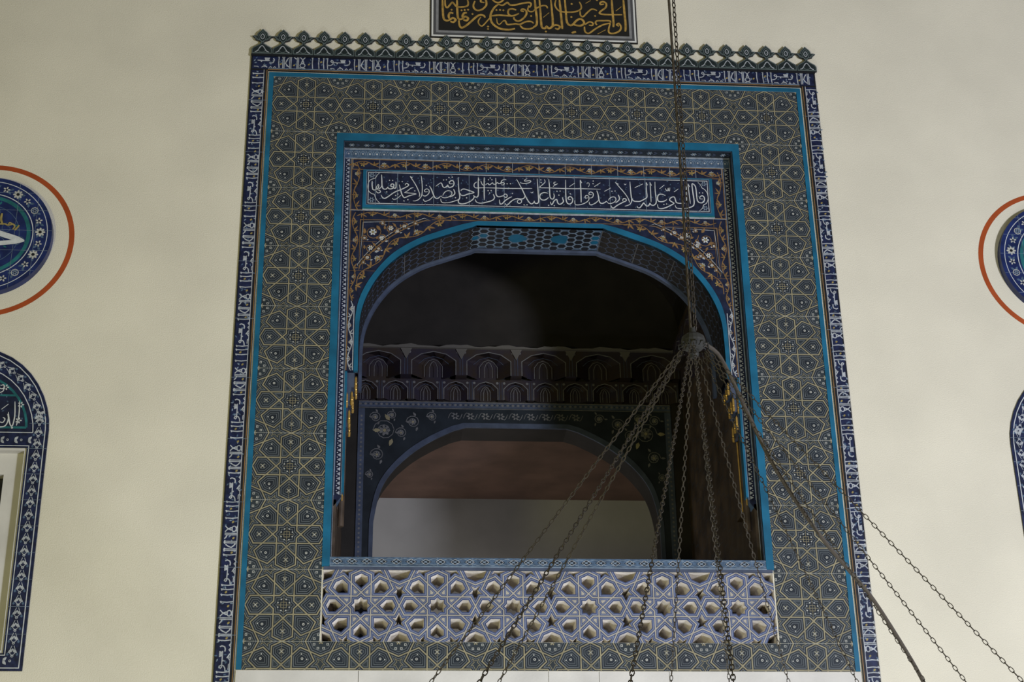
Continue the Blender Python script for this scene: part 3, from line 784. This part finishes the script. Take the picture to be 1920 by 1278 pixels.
for sg in (-1, 1):
    hyp = [(x, z) for x, z in off if x * sg > 0.78 and z > 6.86 and z < 7.33]
    hyp = [(x, min(z, 7.325)) for x, z in hyp if abs(x) < 1.326]
    hyp.sort(key=lambda q: -abs(q[0]))
    tri = [(sg * 1.326, 7.325), (sg * 1.326, 6.90)] + hyp + [(sg * .80, 7.325)]
    if area(tri) < 0: tri.reverse()
    p.ring(tri, 0.0, .007, 'brown', 2); p.ring(tri, .014, .019, 'black', 2); p.ring(tri, .022, .026, 'greywhite', 2)
    mid = [f(L * k / 60, 0.055)[0] for k in range(61)]
    mid = [(x, z) for x, z in mid if x * sg > .62 and z > 6.74]
    vine(p, mid, .040, .17)
    for (x, z, r) in ((1.23, 7.22, .062), (1.245, 7.09, .045), (1.10, 7.255, .045), (1.00, 7.275, .03), (1.265, 7.01, .028), (1.165, 7.17, .035), (1.29, 7.17, .022), (1.16, 7.295, .02), (.92, 7.30, .018), (1.295, 6.97, .016), (1.185, 7.085, .022), (1.05, 7.235, .024)):   # scrolls inside the triangle
        sp = [(sg * (x + r * (1 - j / 22) * math.cos(j * .55 + r * 40)), z + r * (1 - j / 22) * math.sin(j * .55 + r * 40)) for j in range(20)]
        p.ribbon(sp, .005, 'brown', 3); p.flower((sg * x, z), r * .45, 'white', 'yellow', 3, 6)
        for j in range(3): p.leaf((sg * (x + r * math.cos(2 + 2 * j)), z + r * math.sin(2 + 2 * j)), r * .8, r * .4, 1.3 * j + sg, 'greywhite' if j == 1 else 'brown', 3)
for k in range(15):                                               # tile joints
    x = -1.39 + 2.78 * k / 14
    p.rect(x - .0012, x + .0012, 7.748, 7.834, 'greywhite', 4)
    x = -1.30 + 2.6 * k / 14
    zt = 7.40; zb = 7.34 if abs(x) < .6 else max(z for (xx, z) in AOf if abs(xx - x) < .12)
    if k % 1 == 0: p.rect(x - .0012, x + .0012, zb, zt, 'brown', 4)
p.rect(-1.40, 1.40, 7.397, 7.4015, 'greywhite', 4)
for sg in (-1, 1):
    for z in (6.9, 7.14): p.rect(min(sg * 1.20, sg * 1.40), max(sg * 1.20, sg * 1.40), z, z + .002, 'brown', 4)
p.build('spandrel_field', ap)
# turquoise arch band, proud of the panel and running into the soffit
p = Pan()
band = AOf + AIf[::-1]
p.prism([(x, z) for x, z in band][::-1], YR - .006, YR + .03, 'cyan', 'cyan')
tag(p.build('arch_band', ap), 'turquoise band along the arch edge')
# soffit of the arch
p = Pan()
for i in range(1, len(AIf)):
    a, b = AIf[i - 1], AIf[i]
    p.face([(a[0], YR, a[1]), (a[0], 0.46, a[1]), (b[0], 0.46, b[1]), (b[0], YR, b[1])], 'vault')
fS, LS = along(AIf)
ps = Pan(lambda u, v, h: (fS(u, -h)[0][0], v, fS(u, -h)[0][1]), (0, LS, YR + .03, 0.45))
def hexgrid(pan, u0, u1, v0, v1, r, fill, line, every=None):
    i = 0; u = u0
    while u < u1:
        v = v0 + (r * .866 if i % 2 else 0)
        while v < v1:
            hx = [(u + r * math.cos(k * math.pi / 3), v + r * math.sin(k * math.pi / 3)) for k in range(6)]
            fl = every(u, v) if every else fill
            if fl: pan.poly(inset(hx, r * .2), fl, 2)
            if line: pan.ring(hx, 0, r * .10, line, 1)
            v += r * 1.732
        u += r * 1.5; i += 1
c0 = LS / 2
hexgrid(ps, .05, c0 - .50, YR, .46, .045, None, 'dimblue'); hexgrid(ps, c0 + .50, LS - .05, YR, .46, .045, None, 'dimblue')
ps.rect(c0 - .47, c0 + .47, YR + .03, .45, 'midblue', 1)
def lint(u, v):
    for cu in (-.32, -.17 + .01, .17, .33, 0.0):
        pass
    for cu in (-.16, .16, .46, -.46):
        if math.hypot(u - c0 - cu, (v - .28)) < .058: return 'cyan'
    return 'black'
hexgrid(ps, c0 - .47, c0 + .47, YR + .05, .44, .040, 'black', 'pale', lint)
for cu in (-.16, .16): ps.disc((c0 + cu, .28), .066, 'cyan', 4, 8)
for u in (c0 - .47, c0 + .47, c0 - .75, c0 + .75, c0 - 1.05, c0 + 1.05): ps.rect(u - .003, u + .003, YR + .03, .45, 'dimline', 4)
p.v, p.f, p.mi, p.names = p.v + ps.v, p.f + [tuple(i + len(p.v) for i in f_) for f_ in ps.f], p.mi + [len(p.names) + i for i in ps.mi], p.names + ps.names
p.build('arch_soffit', ap)
p = Pan()
inn = [(x * .982, 6.115 + (z - 6.115) * .983) for x, z in AIf]
p.prism((AIf + inn[::-1])[::-1], 0.46, 0.50, 'dimblue', 'dimblue')
p.build('rear_arch_band', ap)
# shoulders closing the arch slab behind the jamb strips
p = Pan()
for sg in (-1, 1):
    a, b = sorted((sg * JX, sg * 1.40))
    p.box(a, b, YR + .21, 0.5, CB, 7.8, 'sidetile')
    a, b = sorted((sg * JX, sg * 1.435))
    p.box(a, b, YR, 0.5, 3.87, CB + .0, 'sidetile')
struct(p.build('trim_1'))

# ------------------------------------------------------------------ inscription panel over the arch
ip = empty('inscription_frieze', (0, 0, 0), 'long navy panel of white flowing calligraphy in a turquoise frame over the arch', 'inscription panel')
p = Pan(xz(YR - .004))
p.box(-1.287, 1.289, YR - .004, YR, 7.445, 7.735, 'navy')
p.frame(-1.274, 1.276, 7.457, 7.724, .005, 'white', 1); p.frame(-1.287, 1.289, 7.445, 7.735, .004, 'pale', 1)
for k in range(260):
    p.leaf((random.uniform(-1.26, 1.26), random.uniform(7.465, 7.715)), .016, .008, random.random() * 6.3, 'midblue', 1)
for x in (-1.218, -1.056, -.788, -.525, -.264, .0, .265, .530, .800, 1.070):
    p.rect(x - .0018, x + .0018, 7.445, 7.735, 'pale', 2)
for sx in (-1.246, 1.246):
    for z in (7.488, 7.695): p.flower((sx, z), .022, 'pale', 'navy', 2, 6)
fo = p.build('field', ip)
p = Pan(xz(YR - .0046)); strokes(p, 'main', 'white', 3, .0058, 0.5, .86); p.build('lettering', fo)
p = Pan()
for x0, x1, z0, z1 in ((-1.312, 1.312, 7.735, 7.744), (-1.312, 1.312, 7.420, 7.445), (-1.312, -1.287, 7.445, 7.735), (1.289, 1.312, 7.445, 7.735)):
    p.box(x0, x1, YR - .007, YR, z0, z1, 'cyan')
p.box(-1.312, 1.312, YR - .009, YR, 7.408, 7.420, 'teal'); p.box(-1.312, 1.312, YR - .010, YR, 7.403, 7.4075, 'greywhite')
p.build('frame', ip)

# ------------------------------------------------------------------ gilded stalactite brackets under the arch feet
for sg, side in ((-1, 'left'), (1, 'right')):
    g = empty('stalactite_bracket', (sg * 1.39, 0.12, 5.70), 'gilded stalactite bracket under the ' + side + ' foot of the arch', 'bracket', 'gilded brackets under the arch')
    p = Pan()
    def bx(x0, x1, y0, y1, z0, z1, mt='dimblue'):
        a, b = sorted((sg * x0, sg * x1)); p.box(a, b, y0, y1, z0, z1, mt)
    bx(1.335, 1.40, 0.122, 0.30, 6.00, 6.11); bx(1.355, 1.40, 0.122, 0.30, 5.86, 6.00); bx(1.375, 1.40, 0.122, 0.30, 5.70, 5.86)
    p.build('bracket_core', g)
    spec = [(1.325, 0.135, 5.99, 6.09), (1.325, 0.205, 5.98, 6.07), (1.325, 0.275, 5.97, 6.06), (1.350, 0.118, 5.86, 5.97), (1.345, 0.170, 5.86, 5.96), (1.345, 0.240, 5.85, 5.95),
            (1.365, 0.118, 5.72, 5.83), (1.365, 0.190, 5.72, 5.82), (1.365, 0.262, 5.68, 5.80), (1.385, 0.114, 5.84, 5.96)]
    for x, y, z0, z1 in spec:
        p = Pan()
        c = (sg * x, y, z0)
        hgt = z1 - z0
        p.lathe([(0, 0), (.009, .004), (.011, hgt * .28), (.007, hgt * .34), (.009, hgt * .4), (.008, hgt * .85), (0, hgt)], c, 'gilt', 8)
        p.build('gilded_rib', g)
    p = Pan()
    for y in (.14, .22, .29):
        p.tube([(sg * 1.395, y, 5.69), (sg * 1.398, y, 5.17)], .006, 'gilt', 6)
    p.tube([(sg * 1.402, .18, 5.69), (sg * 1.402, .18, 5.0)], .022, 'sidetile', 10)
    p.build('slender_shaft', g)

# ------------------------------------------------------------------ sill band and pierced parapet
p = Pan(xz(-0.006))
p.box(-JX, JX, -0.006, 0.24, ZL1 + .027, ZL1 + .088, 'midblue'); p.box(-1.50, 1.50, -0.016, 0.24, ZL1, ZL1 + .020, 'dimblue'); p.box(-JX, JX, -0.016, 0.0, ZL1 + .020, ZL1 + .027, 'pale')
n = 30
for k in range(n):
    x = -JX + (k + .5) * 2 * JX / n; q = JX / n
    z0, z1 = ZL1 + .032, ZL1 + .084; zm = (z0 + z1) / 2
    p.poly([(x - q * .8, zm), (x, z0 + .004), (x + q * .8, zm), (x, z1 - .004)], 'ground2', 1)
    for s in (-1, 1):
        p.ribbon(catmull([(x - q, zm + s * .022), (x - q * .5, zm + s * .016), (x + q * .1, zm - s * .006), (x + q, zm - s * .022)]), .004, 'pale', 2)
        p.ribbon(catmull([(x - q * .6, zm), (x, zm + s * .018), (x + q * .6, zm)]), .003, 'greywhite', 2)
    p.disc((x, zm), .007, 'pale', 2, 6)
for k in range(13): p.rect(-JX + k * .235, -JX + k * .235 + .003, ZL1 + .027, ZL1 + .088, 'pale', 3)
tag(p.build('sill_band'), 'narrow blue sill band of interlaced white curves above the pierced parapet', 'sill')

lat = empty('pierced_parapet', (0, 0, 0), 'pierced stone parapet with blue and white interlaced stars below the opening', 'parapet')
LH = 0.095 * PX / 2
crop = (-1.5, 1.5, ZL0, ZL1)
face = Pan(xz(-0.004), crop); core = Pan()
DB = 0.24
for r in (8, 9):
    for c in range(0, 7):
        cx, cz = -2.0 + PX * (c + .5), TOP - PZ * (r + .5)
        T = lambda q: [(cx + x * PX / 2, cz + y * PZ / 2) for x, y in q]
        u = PX / 2
        for kind, polys in (('star', [star]), ('kite', KITE), ('hex', HEXA), ('tri', TRI), ('s5', STAR5), ('oct', [OCT])):
            for q in polys:
                P = T(q)
                if not clip_poly(P, crop) or abs(area(clip_poly(P, crop))) < 1e-6: continue
                face.ring(P, 0, .016 * u, 'lstrap', 2)
                if kind == 'tri':
                    face.poly(P, 'lblue', 0); face.ring(P, .04 * u, .052 * u, 'lpale', 1); face.poly(inset(P, .068 * u), 'lstrap', 1)
                    continue
                face.ring(P, .016 * u, .042 * u, 'lblue', 0); face.ring(P, .042 * u, .056 * u, 'lpale', 0)
                hh = .088 if kind != 's5' else .080
                face.ring(P, .056 * u, hh * u, 'lblue', 0)
                I = clip_poly(inset(P, hh * u), crop)
                if not I or len(I) < 3 or abs(area(I)) < 1e-5: continue
                # stone walls of the hole: straight at the front, closing in a little towards the back
                gx = sum(a for a, b in I) / len(I); gz = sum(b for a, b in I) / len(I)
                J = [(a + (gx - a) * .10, b + (gz - b) * .10) for a, b in I]
                for k in range(len(I)):
                    core.face([(I[k - 1][0], -.004, I[k - 1][1]), (J[k - 1][0], DB, J[k - 1][1]), (J[k][0], DB, J[k][1]), (I[k][0], -.004, I[k][1])], 'stone')
face.build('tile_face', lat); core.build('stone_piercing', lat)

# ------------------------------------------------------------------ marble slabs under the tiles
xs = [-2.036, -1.255, -0.03, 0.30, 0.76, 2.036]
nm = ['leftmost', 'second from the left', 'middle', 'second from the right', 'rightmost']
for i in range(5):
    p = Pan(); p.box(xs[i] + .002, xs[i + 1] - .002, -0.012, 0, 2.2, ZB - .006, 'marble')
    tag(p.build('marble_slab'), nm[i] + ' of the pale marble slabs under the tile frame', 'slab', 'marble slabs below the tiles')

# ------------------------------------------------------------------ inner arch surround and stalactite cornice in the loge
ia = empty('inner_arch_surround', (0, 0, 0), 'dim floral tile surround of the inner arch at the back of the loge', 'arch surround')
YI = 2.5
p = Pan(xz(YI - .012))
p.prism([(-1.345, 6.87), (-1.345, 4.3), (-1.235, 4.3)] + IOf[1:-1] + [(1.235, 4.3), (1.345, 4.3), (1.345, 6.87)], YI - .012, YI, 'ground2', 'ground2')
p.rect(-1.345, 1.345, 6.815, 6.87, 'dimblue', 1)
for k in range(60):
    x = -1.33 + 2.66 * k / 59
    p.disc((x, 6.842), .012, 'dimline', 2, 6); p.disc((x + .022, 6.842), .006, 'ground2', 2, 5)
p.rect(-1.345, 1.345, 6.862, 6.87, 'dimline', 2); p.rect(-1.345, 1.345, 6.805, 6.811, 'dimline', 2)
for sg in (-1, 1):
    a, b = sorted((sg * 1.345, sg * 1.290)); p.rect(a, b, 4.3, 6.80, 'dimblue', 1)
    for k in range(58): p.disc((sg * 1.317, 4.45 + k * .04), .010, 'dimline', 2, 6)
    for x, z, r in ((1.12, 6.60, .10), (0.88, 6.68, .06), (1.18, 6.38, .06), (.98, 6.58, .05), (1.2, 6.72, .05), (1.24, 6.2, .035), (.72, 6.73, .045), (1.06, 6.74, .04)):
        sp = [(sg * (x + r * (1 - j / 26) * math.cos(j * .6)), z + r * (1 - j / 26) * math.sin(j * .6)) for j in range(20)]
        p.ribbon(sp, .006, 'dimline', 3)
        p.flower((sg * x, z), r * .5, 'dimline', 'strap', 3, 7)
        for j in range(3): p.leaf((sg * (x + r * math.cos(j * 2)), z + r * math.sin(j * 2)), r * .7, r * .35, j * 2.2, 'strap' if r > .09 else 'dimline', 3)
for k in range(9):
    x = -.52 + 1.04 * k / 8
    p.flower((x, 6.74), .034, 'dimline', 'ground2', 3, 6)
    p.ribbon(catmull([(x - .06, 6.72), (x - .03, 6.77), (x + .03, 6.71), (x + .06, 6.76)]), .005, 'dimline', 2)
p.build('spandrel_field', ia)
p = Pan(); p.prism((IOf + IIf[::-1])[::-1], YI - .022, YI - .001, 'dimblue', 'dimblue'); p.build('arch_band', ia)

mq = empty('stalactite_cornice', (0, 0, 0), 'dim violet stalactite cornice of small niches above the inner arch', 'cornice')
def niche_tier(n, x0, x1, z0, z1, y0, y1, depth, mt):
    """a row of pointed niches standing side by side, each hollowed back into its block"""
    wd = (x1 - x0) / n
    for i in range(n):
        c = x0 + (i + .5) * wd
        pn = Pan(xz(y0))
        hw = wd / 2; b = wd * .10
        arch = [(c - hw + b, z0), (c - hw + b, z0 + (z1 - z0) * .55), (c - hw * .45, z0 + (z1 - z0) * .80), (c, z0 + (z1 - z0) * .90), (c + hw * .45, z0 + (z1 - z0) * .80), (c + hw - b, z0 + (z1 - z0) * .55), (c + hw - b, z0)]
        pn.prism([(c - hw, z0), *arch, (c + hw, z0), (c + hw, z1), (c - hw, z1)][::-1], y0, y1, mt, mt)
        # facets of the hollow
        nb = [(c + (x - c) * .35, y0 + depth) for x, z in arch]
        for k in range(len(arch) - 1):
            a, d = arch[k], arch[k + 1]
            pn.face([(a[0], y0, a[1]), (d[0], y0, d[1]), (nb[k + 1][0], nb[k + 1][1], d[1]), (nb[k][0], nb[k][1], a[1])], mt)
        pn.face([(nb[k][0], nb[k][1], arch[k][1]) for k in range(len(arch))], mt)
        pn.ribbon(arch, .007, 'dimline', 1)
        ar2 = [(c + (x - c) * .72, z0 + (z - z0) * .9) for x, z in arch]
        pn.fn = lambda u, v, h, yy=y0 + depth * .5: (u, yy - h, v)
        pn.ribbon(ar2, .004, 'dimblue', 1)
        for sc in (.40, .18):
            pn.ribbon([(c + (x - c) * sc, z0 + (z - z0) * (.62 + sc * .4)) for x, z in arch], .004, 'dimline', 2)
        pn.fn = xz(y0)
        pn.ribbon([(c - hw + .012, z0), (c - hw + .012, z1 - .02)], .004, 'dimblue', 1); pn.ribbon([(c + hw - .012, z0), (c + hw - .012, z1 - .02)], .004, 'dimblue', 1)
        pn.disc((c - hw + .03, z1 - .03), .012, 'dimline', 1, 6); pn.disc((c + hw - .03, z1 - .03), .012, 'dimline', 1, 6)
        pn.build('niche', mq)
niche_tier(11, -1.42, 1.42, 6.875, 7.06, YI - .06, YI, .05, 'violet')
niche_tier(6, -1.42, 1.42, 7.06, 7.30, YI - .16, YI, .12, 'violet')
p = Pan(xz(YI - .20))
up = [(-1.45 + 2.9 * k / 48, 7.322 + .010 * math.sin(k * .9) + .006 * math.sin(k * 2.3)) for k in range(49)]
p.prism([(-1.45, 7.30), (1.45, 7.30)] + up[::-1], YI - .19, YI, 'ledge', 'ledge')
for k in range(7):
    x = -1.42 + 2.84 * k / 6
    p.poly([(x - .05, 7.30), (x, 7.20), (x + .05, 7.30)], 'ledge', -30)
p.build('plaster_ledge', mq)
# side runs of the cornice on the right wall
def side_niches(sg):
    for i in range(4):
        y = .75 + i * .44
        pn = Pan()
        x0, x1 = sorted((sg * 1.46, sg * 1.36))
        for z0, z1, xx in ((6.90, 7.10, 1.41), (7.10, 7.34, 1.36)):
            a, b = sorted((sg * 1.46, sg * xx))
            pn.box(a, b, y - .20, y - .12, z0, z1, 'violet'); pn.box(a, b, y + .12, y + .20, z0, z1, 'violet')
            pn.box(a, b, y - .12, y + .12, z1 - .05, z1, 'violet')
        pn.fn = lambda u, v, h, s=sg: (s * (1.357 - h), u, v)
        pn.ribbon([(y - .12, 7.11), (y - .12, 7.24), (y, 7.29), (y + .12, 7.24), (y + .12, 7.11)], .007, 'dimline', 1)
        pn.build('niche', mq)
side_niches(1); side_niches(-1)

# ------------------------------------------------------------------ round medallions and their painted rings
for c, side in zip(WCX, ('left', 'right')):
    cz = 7.034
    zo = 7.043
    p = Pan(xz(0.0))
    for k in range(96):
        a, b = 2 * math.pi * k / 96, 2 * math.pi * (k + 1) / 96
        p.poly([(c + r * math.cos(t), cz + r * math.sin(t)) for r, t in ((.569, a), (.606, a), (.606, b), (.569, b))], 'red', 1)
    tag(p.build('painted_ring'), 'red-brown ring painted on the wall around the ' + side + ' medallion', 'painted ring', 'painted rings on the wall')
    md = empty('medallion', (c, 0, zo), 'round blue tile medallion on the ' + side + ' part of the wall', 'medallion', 'tile medallions')
    YM = -.06
    R0 = .46
    p = Pan(xz(YM))
    circ = lambda r, n=72: [(c + r * math.cos(2 * math.pi * k / n), zo + r * math.sin(2 * math.pi * k / n)) for k in range(n)]
    p.prism(circ(R0), YM, 0, 'medblue', 'medblue')
    for r0, r1, mt in ((.425, .430, 'white'), (.325, .331, 'white'), (.285, .312, 'teal'), (.232, .236, 'midblue')):
        A, B = circ(r0), circ(r1)
        for k in range(72): p.poly([A[k - 1], A[k], B[k], B[k - 1]], mt, 1)
    for k in range(26):
        a = 2 * math.pi * (k + .3) / 26
        q = (c + .378 * math.cos(a), zo + .378 * math.sin(a))
        if k % 4 == 0: p.flower(q, .036, 'dot', 'yellow', 2, 8); p.disc(q, .012, 'black', 4, 6)
        elif k % 4 == 2: p.ring([(q[0] + .028 * math.cos(t), q[1] + .028 * math.sin(t)) for t in [j * math.pi / 4 for j in range(8)]], 0, .005, 'dot', 2); p.flower(q, .02, 'pale', 'navy', 2, 6)
        else: p.flower(q, .026, 'dot', 'navy', 2, 5, a)
        a2 = a + .12
        p.leaf((c + .352 * math.cos(a2), zo + .352 * math.sin(a2)), .04, .018, a2 + 1.0, 'midblue', 1)
        p.leaf((c + .405 * math.cos(a2), zo + .405 * math.sin(a2)), .04, .018, a2 + 2.4, 'midblue', 1)
    for k in range(16):
        a = k * 2.4; r = .03 + .25 * (k / 16)
        sp = [(c + r * math.cos(a) + .05 * (1 - j / 20) * math.cos(j * .5 + a), zo + r * math.sin(a) + .05 * (1 - j / 20) * math.sin(j * .5 + a)) for j in range(16)]
        p.ribbon(sp, .004, 'midblue', 1); p.leaf(sp[0], .03, .014, a, 'teal', 1)
    for d in (-.28, -.12, .04, .20, .34):                         # tile joints across the disc
        hl = math.sqrt(R0 * R0 - d * d)
        p.rect(c - hl, c + hl, zo + d - .001, zo + d + .001, 'pale', 3); p.rect(c + d - .001, c + d + .001, zo - hl, zo + hl, 'pale', 3)
    dk = p.build('tile_disc', md)
    if side == 'left':
        p = Pan(xz(YM - .002)); strokes(p, 'medw', 'white', 3, taper=.75); strokes(p, 'medy', 'yellow', 4, taper=.3); p.build('lettering', dk)

# ------------------------------------------------------------------ side windows with tiled surrounds
def wcurve(hw, apex, spring, n=10):
    """pointed arch outline, right foot to left foot"""
    pts = []
    for k in range(n + 1):
        t = k / n
        x = hw * math.cos(t * math.pi / 2) ** 0.92 if t < 1 else 0
        z = spring + (apex - spring) * (math.sin(t * math.pi / 2) ** 1.12)
        pts.append((x, z))
    return pts + [(-x, z) for x, z in reversed(pts[:-1])]
for c, side in zip(WCX, ('left', 'right')):
    ws = empty('window_surround', (0, 0, 0), 'blue arched tile surround of the left window with white calligraphy in its lunette' if side == 'left' else 'blue arched tile surround of the window on the right part of the wall', 'window surround', 'tiled window surrounds')
    YW = -.012
    sh = lambda pts: [(c + x, z) for x, z in pts]
    out = sh(wcurve(.577, 6.195, 5.60)); lun = sh(wcurve(.475, 6.055, 5.575))
    p = Pan(xz(YW))
    p.prism([(c + .577, 3.967)] + out + [(c - .577, 3.967)], YW, 0, 'kblue', 'black', [[(c - .447, 4.079), (c + .447, 4.079), (c + .447, 5.467), (c - .447, 5.467)]])
    ln = sh(wcurve(.555, 6.168, 5.60))
    p.ribbon([(c + .555, 3.985)] + ln + [(c - .555, 3.985)], .006, 'white', 1, True)
    p.ribbon([(c + .475, 5.575)] + lun + [(c - .475, 5.575)], .006, 'white', 1, True)
    p.frame(c - .462, c + .462, 4.064, 5.482, .005, 'white', 1)
    mid = sh(wcurve(.513, 6.110, 5.60))
    path = [(c + .505, 4.02)] + mid + [(c - .505, 4.02)]
    f, L = along(catmull(path, 3))
    n = int(L / .082)
    for k in range(n):
        q, a = f((k + .5) * L / n, 0)
        p.ring([(q[0] + .010 * math.cos(t), q[1] + .010 * math.sin(t)) for t in [j * math.pi / 3 for j in range(6)]], 0, .004, 'greywhite', 2)
        q2, a = f((k + 1.0) * L / n, 0)
        for s in (-1, 1):
            p.leaf(q2, .036, .020, a + s * 2.2, 'greywhite', 2)
            p.ribbon([q, f((k + .8) * L / n, s * .022)[0], f((k + 1.3) * L / n, s * .006)[0]], .004, 'greywhite', 2)
            p.leaf(f((k + .5) * L / n, s * .030)[0], .022, .016, a, 'midblue', 1)
        p.disc(q2, .007, 'greywhite', 3, 6)
    for z in (5.521, 4.03):
        for k in range(11):
            x = c - .45 + .9 * k / 10
            p.leaf((x, z), .034, .02, .8, 'greywhite', 2); p.leaf((x, z), .034, .02, -.8, 'greywhite', 2); p.disc((x + .045, z), .009, 'greywhite', 2, 6); p.disc((x + .045, z), .004, 'navy', 3, 5)
    for k in range(9): p.rect(c + .447, c + .577, 4.2 + k * .18, 4.202 + k * .18, 'pale', 3); p.rect(c - .577, c - .447, 4.2 + k * .18, 4.202 + k * .18, 'pale', 3)
    p.build('tile_border', ws)
    q = Pan(xz(YW - .001))
    l2 = sh(wcurve(.462, 6.040, 5.582)); q.poly([(c + .462, 5.582)] + l2 + [(c - .462, 5.582)], 'navy', 0)
    l3 = sh(wcurve(.428, 6.000, 5.61)); q.ribbon([(c + .428, 5.61)] + l3 + [(c - .428, 5.61)], .016, 'teal', 1, True)
    q.rect(c - .34, c + .34, 5.835, 5.850, 'teal', 1)
    for k in range(70):
        x, z = c + random.uniform(-.40, .40), random.uniform(5.62, 5.95)
        if abs(x - c) / .42 + (z - 5.6) / .6 < 1.1: q.leaf((x, z), .018, .010, random.random() * 6, 'midblue', 1)
    for x, z in ((.375, 5.775), (.372, 5.66), (.262, 5.90), (.19, 5.96), (-.2, 5.70), (-.3, 5.78), (0, 5.93)):
        q.flower((c + x, z), .022, 'white', 'navy', 2, 5)
    lf = q.build('lunette_field', ws)
    if side == 'left':
        q = Pan(xz(YW - .003)); strokes(q, 'lun', 'white', 2, .008, .5); q.build('lettering', lf)
    # the window itself: marble reveals, sill and dark panes behind
    p = Pan()
    p.box(c - .447, c - .43, 0, .5, 4.079, 5.467, 'marble'); p.box(c + .43, c + .447, 0, .5, 4.079, 5.467, 'marble')
    p.box(c - .43, c + .43, 0, .5, 5.45, 5.467, 'marble'); p.box(c - .43, c + .43, 0, .5, 4.079, 4.10, 'marble')
    for x0, x1, z0, z1 in ((-.43, -.30, 4.10, 5.45), (.30, .43, 4.10, 5.45), (-.30, .30, 5.30, 5.45), (-.30, .30, 4.10, 4.22)):
        p.box(c + x0, c + x1, .06, .16, z0, z1, 'marble')
    p.box(c - .30, c + .30, .14, .16, 4.22, 5.30, 'glassdark')
    struct(p.build('window_1' if side == 'left' else 'window_2'), 'marble window opening on the ' + side + ' part of the wall')

# ------------------------------------------------------------------ chandelier hanger in front of the wall
H = Vector((0.124, -4.5, 4.274))
ch = empty('chandelier', (0, 0, 0), 'iron chandelier hanger with a chain from above and chains fanning out from its hub', 'chandelier')


def chain(a, b, name, pitch=.023, wid=.0065, r=.0022, mat='iron'):
    a, b = Vector(a), Vector(b)
    d = b - a; L = d.length; t = d / L
    n = int(L / pitch)
    u = t.cross(Vector((0, 1, 0.2))).normalized(); v = t.cross(u)
    p = Pan()
    hl = pitch * .5 + r * .9
    for i in range(n):
        c = a + t * (i + .5) * pitch
        e = (u if i % 2 else v) if True else u
        g = t.cross(e)
        e = (e * .92 + g * .39).normalized(); g = t.cross(e)
        ctr = []
        for k in range(8):
            an = 2 * math.pi * k / 8
            x = math.cos(an); y = math.sin(an)
            ctr.append((c + t * (math.copysign(abs(x) ** .7, x) * hl) + e * (y * wid), t * x + e * y))
        rings = []
        for q, nn in ctr:
            nn = nn.normalized()
            rings.append([q + (nn * math.cos(j * math.pi / 2 + .785) + g * math.sin(j * math.pi / 2 + .785)) * r for j in range(4)])
        for k in range(8):
            A, B = rings[k], rings[(k + 1) % 8]
            for j in range(4): p.face([A[j], A[(j + 1) % 4], B[(j + 1) % 4], B[j]], mat)
    return p.build(name, ch)


chain(H + Vector((.012, 0, .06)), (0.141, -4.5, 8.6), 'suspension_chain', .026, .0075, .0026)
p = Pan()
p.tube([H + Vector((-.004, .01, .05)), (0.122, -4.49, 5.2), (0.119, -4.49, 6.0), (0.119, -4.49, 8.6)], .0060, 'cable', 8); p.build('power_cable', ch)
p = Pan()
p.lathe([(0, .075), (.012, .07), (.014, .05), (.03, .042), (.045, .03), (.05, .012), (.048, -.008), (.036, -.022), (.018, -.03), (.02, -.045), (.012, -.06), (0, -.066)], H, 'hub', 18)
for k in range(12):
    a = k * math.pi / 6
    p.tube([H + Vector((.045 * math.cos(a), .045 * math.sin(a), .0)), H + Vector((.062 * math.cos(a), .062 * math.sin(a), -.006)), H + Vector((.060 * math.cos(a), .060 * math.sin(a), -.024))], .003, 'hub', 6)
p.build('hub', ch, smooth=True)
RR, DR = 1.9, 2.15
for a in (156, 229, 134, 249, 89, 260, 75, 61, 45, 29, 19, 4):
    a = math.radians(a)
    d = Vector((math.cos(a), math.sin(a), 0))
    chain(H + d * .055 + Vector((0, 0, -.02)), H + d * RR + Vector((0, 0, -DR)), 'chain')
p = Pan()
path = [(0.155, -4.48, 4.296), (0.236, -4.427, 4.269), (0.296, -4.388, 4.173), (0.357, -4.349, 4.049), (0.478, -4.27, 3.826), (0.663, -4.15, 3.595), (0.821, -4.047, 3.45), (0.918, -3.984, 3.358), (1.059, -3.893, 3.17), (1.139, -3.841, 3.042), (1.30, -3.73, 2.75), (1.75, -3.46, 2.13)]
p.tube(catmull(path, 4), .0085, 'cable', 8)
tag(p.build('lamp_cable', ch), 'thick dark sagging cable')
p = Pan()
ring = [(H.x + RR * math.cos(2 * math.pi * k / 48), H.y + RR * math.sin(2 * math.pi * k / 48), H.z - DR) for k in range(49)]
p.tube(ring, .022, 'iron', 8); p.build('ring', ch)
